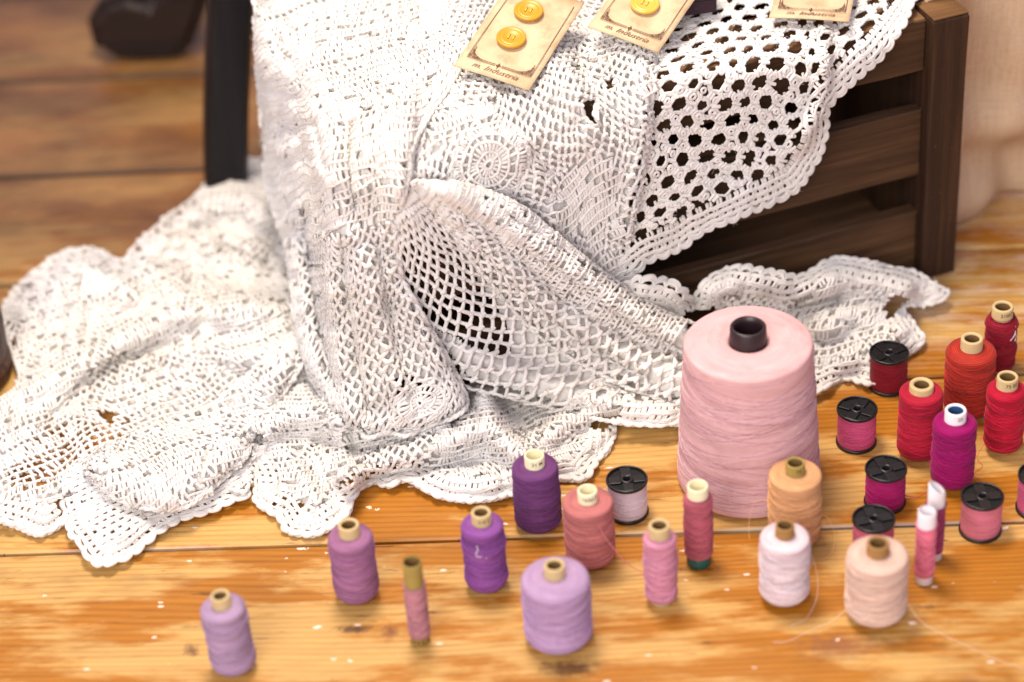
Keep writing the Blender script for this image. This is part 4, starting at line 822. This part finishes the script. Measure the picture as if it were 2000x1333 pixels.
# black ended reels
def reel(label, x, y, col, seed, h=.0268, r=.0125, grp='reels with black plastic ends'):
    root = empty('thread_reel', (x, y, 0), (0, 0, random.Random(seed).uniform(0, 3))); tag(root, label, 'thread reel', grp)
    tm = thread_material('reel_' + str(seed) + '_wound', dk(col), None, .14)
    rt_ = .0117; p = [(.005, .0022), (rt_, .0022)] + [(rt_ + .0001 * math.sin(i * 2.1 + seed), .0022 + (h - .0044) * i / 16) for i in range(1, 16)] + [(rt_, h - .0022), (.005, h - .0022)]
    th = lathe_obj('wound_thread', p, tm, root, 56); wraps(p, thread_material('reel_' + str(seed) + '_strand', lin(*[min(255, c * 1.02 + 6) for c in col])), th, 16, seed, .00013)
    bp = M['black_plastic']; recess = M['black_recess']
    for zb in (0, h - .0022):
        lathe_obj('rim', [(r - .0011, zb), (r - .0003, zb), (r, zb + .0004), (r, zb + .0018), (r - .0003, zb + .0022), (r - .0009, zb + .0022), (r - .0011, zb + .0018), (r - .0011, zb)], bp, root, 56)
    lathe_obj('hub', [(.0022, h - .008), (.0022, h - .0004), (.0025, h), (.0037, h), (.0040, h - .0004), (.0040, h - .006)], bp, root, 32)
    lathe_obj('web', [(.0022, h - .0020), (r - .001, h - .0018)], recess, root, 40)
    for i in range(4):
        a = i * PI / 2; box_obj('spoke', (.0072, .0062, .0014), bp, root, (.0073 * math.cos(a), .0073 * math.sin(a), h - .0012), (0, 0, a), .0003)
    return root
reel('black ended reel of pale lilac white thread beside the salmon spool', .0620, -.1830, (236, 218, 230), 31, .0262)
reel('black ended reel of strong magenta thread in front of the crimson spool', .2151, -.1914, (176, 6, 104), 32)
reel('black ended reel mostly hidden behind the cream pink spool', .2005, -.2356, (214, 106, 132), 33)
reel('black ended reel of light salmon pink thread right of the white plastic tubes', .2659, -.2229, (222, 124, 142), 34)
reel('black ended pink reel cut off by the right edge of the photo', .3026, -.2074, (206, 90, 132), 35)
reel('black ended reel of hot pink thread right of the giant cone', .2073, -.1326, (212, 82, 132), 36)
reel('black ended reel of dark red thread beside the lace corner', .2362, -.0778, (148, 8, 36), 37)
# loose ends of thread
def ends(key, pts, r=.00014, mat=None): strand('loose_thread', crsp(world_to(R[key][0], pts), 8), r, mat or R[key][1], R[key][0], 5)
ends('f', [(.0405, -.2355, .0435), (.0440, -.2378, .032), (.0500, -.2385, .020), (.0570, -.2390, .009), (.0660, -.2400, .0012), (.070, -.2425, .0006)], .0003)
wt = M['white_plastic']
ends('d', [(-.0285, -.2528, .0425), (-.0280, -.2532, .0395), (-.0292, -.2533, .037), (-.0288, -.2533, .0348), (-.0262, -.2535, .0345), (-.0230, -.2532, .0330)], .00028, wt)
ends('t', [(.3155, -.0755, .038), (.3158, -.0757, .034), (.3150, -.0765, .031), (.3125, -.0780, .0285)], .0004, wt)
ends('t', [(.3158, -.0757, .034), (.3166, -.0745, .029), (.3160, -.0755, .026)], .0004, wt)
ends('n', [(.2105, -.2935, .012), (.216, -.298, .004), (.224, -.305, .0006), (.238, -.318, .0006), (.255, -.333, .0006), (.275, -.345, .0006)], .00013)
ends('n', [(.176, -.2925, .010), (.168, -.294, .003), (.160, -.2955, .0006), (.150, -.301, .0006), (.140, -.3055, .0006), (.133, -.3050, .0006)], .00013)
ends('m', [(.1586, -.2695, .034), (.1625, -.272, .020), (.1615, -.278, .006), (.154, -.288, .0006), (.145, -.2925, .0006)], .00009)
ends('l', [(.1715, -.2235, .022), (.177, -.222, .016), (.180, -.226, .006), (.176, -.235, .0006), (.168, -.240, .0006)], .00011)
ends('l', [(.1420, -.2215, .033), (.134, -.222, .034), (.130, -.225, .024), (.129, -.232, .014)], .00011)
ends('c', [(-.060, -.2770, .044), (-.066, -.262, .030), (-.060, -.240, .012), (-.046, -.226, .0006), (-.030, -.222, .0006)], .00013, M['brown_core'])
ends('r', [(.246, -.186, .006), (.236, -.189, .0006), (.226, -.186, .0006), (.222, -.182, .001)], .0002)
ends('u', [(.283, -.1535, .010), (.277, -.158, .002), (.279, -.165, .0006), (.272, -.172, .0006), (.275, -.178, .0006)], .00011)
# ------------------------------------------------------------------ button cards
def ribbon(parent, lines, wd, mat, name='printed_line', z=.0007):
    V, F = [], []
    for ln in lines:
        p = np.array(ln, float); t = np.gradient(p, axis=0); t /= np.linalg.norm(t, axis=1, keepdims=True) + 1e-12; n = np.stack([-t[:, 1], t[:, 0]], -1) * wd / 2; b = len(V)
        for a, m in zip(p, n): V += [(a[0] + m[0], a[1] + m[1], z), (a[0] - m[0], a[1] - m[1], z)]
        F += [(b + 2 * i, b + 2 * i + 1, b + 2 * i + 3, b + 2 * i + 2) for i in range(len(p) - 1)]
    return mesh_obj(name, V, F, mat, parent, False)
def spiral(cx, cy, r, turns, a0, s=1):
    t = np.linspace(0, 1, 22); a = a0 + s * t * turns * 2 * PI; rr = r * (1 - .8 * t); return np.stack([cx + rr * np.cos(a), cy + rr * np.sin(a)], -1)
def button(parent, x, y, mat, R_=.0091, z=.0006):
    b = lathe_obj('button', [(0, 0), (R_ * .8, 0), (R_, .0011), (R_, .0024), (R_ * .95, .0030), (R_ * .84, .0031), (R_ * .76, .0025), (R_ * .70, .0025), (R_ * .64, .0029), (R_ * .58, .0026), (R_ * .3, .0022), (0, .0021)], mat, parent, 48)
    b.location = (x, y, z); q = R_ * .17
    for sx, sy in ((1, 1), (1, -1), (-1, 1), (-1, -1)):
        h = lathe_obj('button_hole', [(0, .00235), (.00062, .0024)], M['hole_dark'], b, 16); h.location = (sx * q, sy * q, 0)
    for sx in (1, -1): strand('sewn_stitch', [(sx * q, -q, .0022), (sx * q * 1.02, -q * .5, .0028), (sx * q * 1.02, q * .5, .0028), (sx * q, q, .0022)], .00032, M['sew_thread'], b)
    return b
def card(label, BL, ang, tilt_az, tilt, W, Ln, buttons, seed, bmat='button'):
    root = empty('button_card', BL); tag(root, label, 'button card', 'button cards on the lace')
    q = Matrix.Rotation(math.radians(tilt), 4, Vector((-math.sin(math.radians(tilt_az)), math.cos(math.radians(tilt_az)), 0))) @ Matrix.Rotation(math.radians(ang), 4, 'Z')
    root.rotation_euler = q.to_euler()
    n = 14; V, F = [], []
    for i in range(n + 1):
        for j in range(n + 1):
            x = W * i / n; y = Ln * j / n; V.append((x, y, -.0003 * math.cos(i / n * PI * 2) * (1 - j / n) ** 2 + .0002 * math.sin(j * .9 + seed)))
    for i in range(n):
        for j in range(n): F.append((i * (n + 1) + j, (i + 1) * (n + 1) + j, (i + 1) * (n + 1) + j + 1, i * (n + 1) + j + 1))
    pb = mesh_obj('card_sheet', V, F, M['card'], root); m = pb.modifiers.new('thick', 'SOLIDIFY'); m.thickness = .0006; m.offset = -1
    yb = W * .20; x0, x1 = W * .09, W * .93; ink = M['brown_ink']; ls = []
    ls += [[(x0, yb), (W * .46, yb)], [(W * .54, yb), (x1, yb)], [(x0 + .004, yb + .0013), (W * .46, yb + .0013)], [(W * .54, yb + .0013), (x1 - .004, yb + .0013)]]
    ls += [[(x0, yb), (x0, yb + W * .20), (x0 + .0008, Ln * .92)], [(x1, yb), (x1, yb + W * .20), (x1 - .0008, Ln * .92)]]
    t = np.linspace(0, 1, 14)
    ls.append(np.stack([x0 + W * .03 + (W * .16) * t ** 2.2, yb + W * .22 - (W * .20) * t ** .6], -1)); ls.append(np.stack([x1 - W * .03 - (W * .16) * t ** 2.2, yb + W * .22 - (W * .20) * t ** .6], -1))
    for sgn, xc in ((1, x0), (-1, x1)):
        for (dx, dy, r, a0) in ((.028, .045, .026, 1), (.075, .035, .022, 3), (.03, .10, .022, 5), (.065, .075, .018, 2), (.115, .03, .016, 0), (.025, .145, .016, 4)):
            ls.append(spiral(xc + sgn * W * dx, yb + W * dy, W * r, 1.6, a0, sgn))
    ribbon(root, ls, .00046, ink)
    ribbon(root, [spiral(W * .5, yb + .0005, .0013, 1.3, 0), [(W * .5, yb - .0025), (W * .5, yb + .003)], [(W * .47, yb + .0006), (W * .5, yb + .0018), (W * .53, yb + .0006), (W * .5, yb - .0008), (W * .47, yb + .0006)]], .0005, ink, 'printed_ornament')
    # the maker's line in a sloping hand
    cu = bpy.data.curves.new('t', 'FONT'); cu.body = 'm. Industria'; cu.size = W * .12; cu.shear = .45; cu.offset = .00002; cu.align_x = 'CENTER'; cu.space_character = 1.05
    ob = bpy.data.objects.new('t', cu); COL.objects.link(ob); bpy.context.view_layer.update()
    me = bpy.data.meshes.new_from_object(ob.evaluated_get(bpy.context.evaluated_depsgraph_get())); bpy.data.objects.remove(ob)
    for v in me.vertices: v.co.z = .0007; v.co.x += W * .5; v.co.y += W * .075
    me.materials.clear(); me.materials.append(ink); o = bpy.data.objects.new('printed_script', me); COL.objects.link(o); o.parent = root
    for bx, by in buttons: button(root, bx, by, M[bmat])
    return root
card('aged button card with two yellow four hole buttons, leftmost on the lace', (-0.0229, -0.0173, .2205), -27, -75, 15, .0495, .085, [(.0225, .0345), (.0222, .0610)], 1)
card('aged button card with one pale yellow button, middle of the three cards', (0.0603, 0.0188, .2205), -30, -75, 15, .0480, .085, [(.0235, .0330)], 2, 'button_pale')
card('aged button card at the top right with only its printed border in view', (0.1741, 0.0324, .2105), -14.8, -90, 1, .0495, .075, [(.025, .045)], 3)
bx = empty('trinket_box', (0.1330, 0.0455, .2085), (0, 0, math.radians(6)))
tag(bx, 'small dark plum box at the top edge between two button cards', 'box')
box_obj('box_base', (.0205, .018, .009), M['plum_card'], bx, (0, .009, .0045), bev=.0008)
box_obj('lid', (.0215, .019, .006), M['plum_card'], bx, (0, .009, .0122), bev=.001)
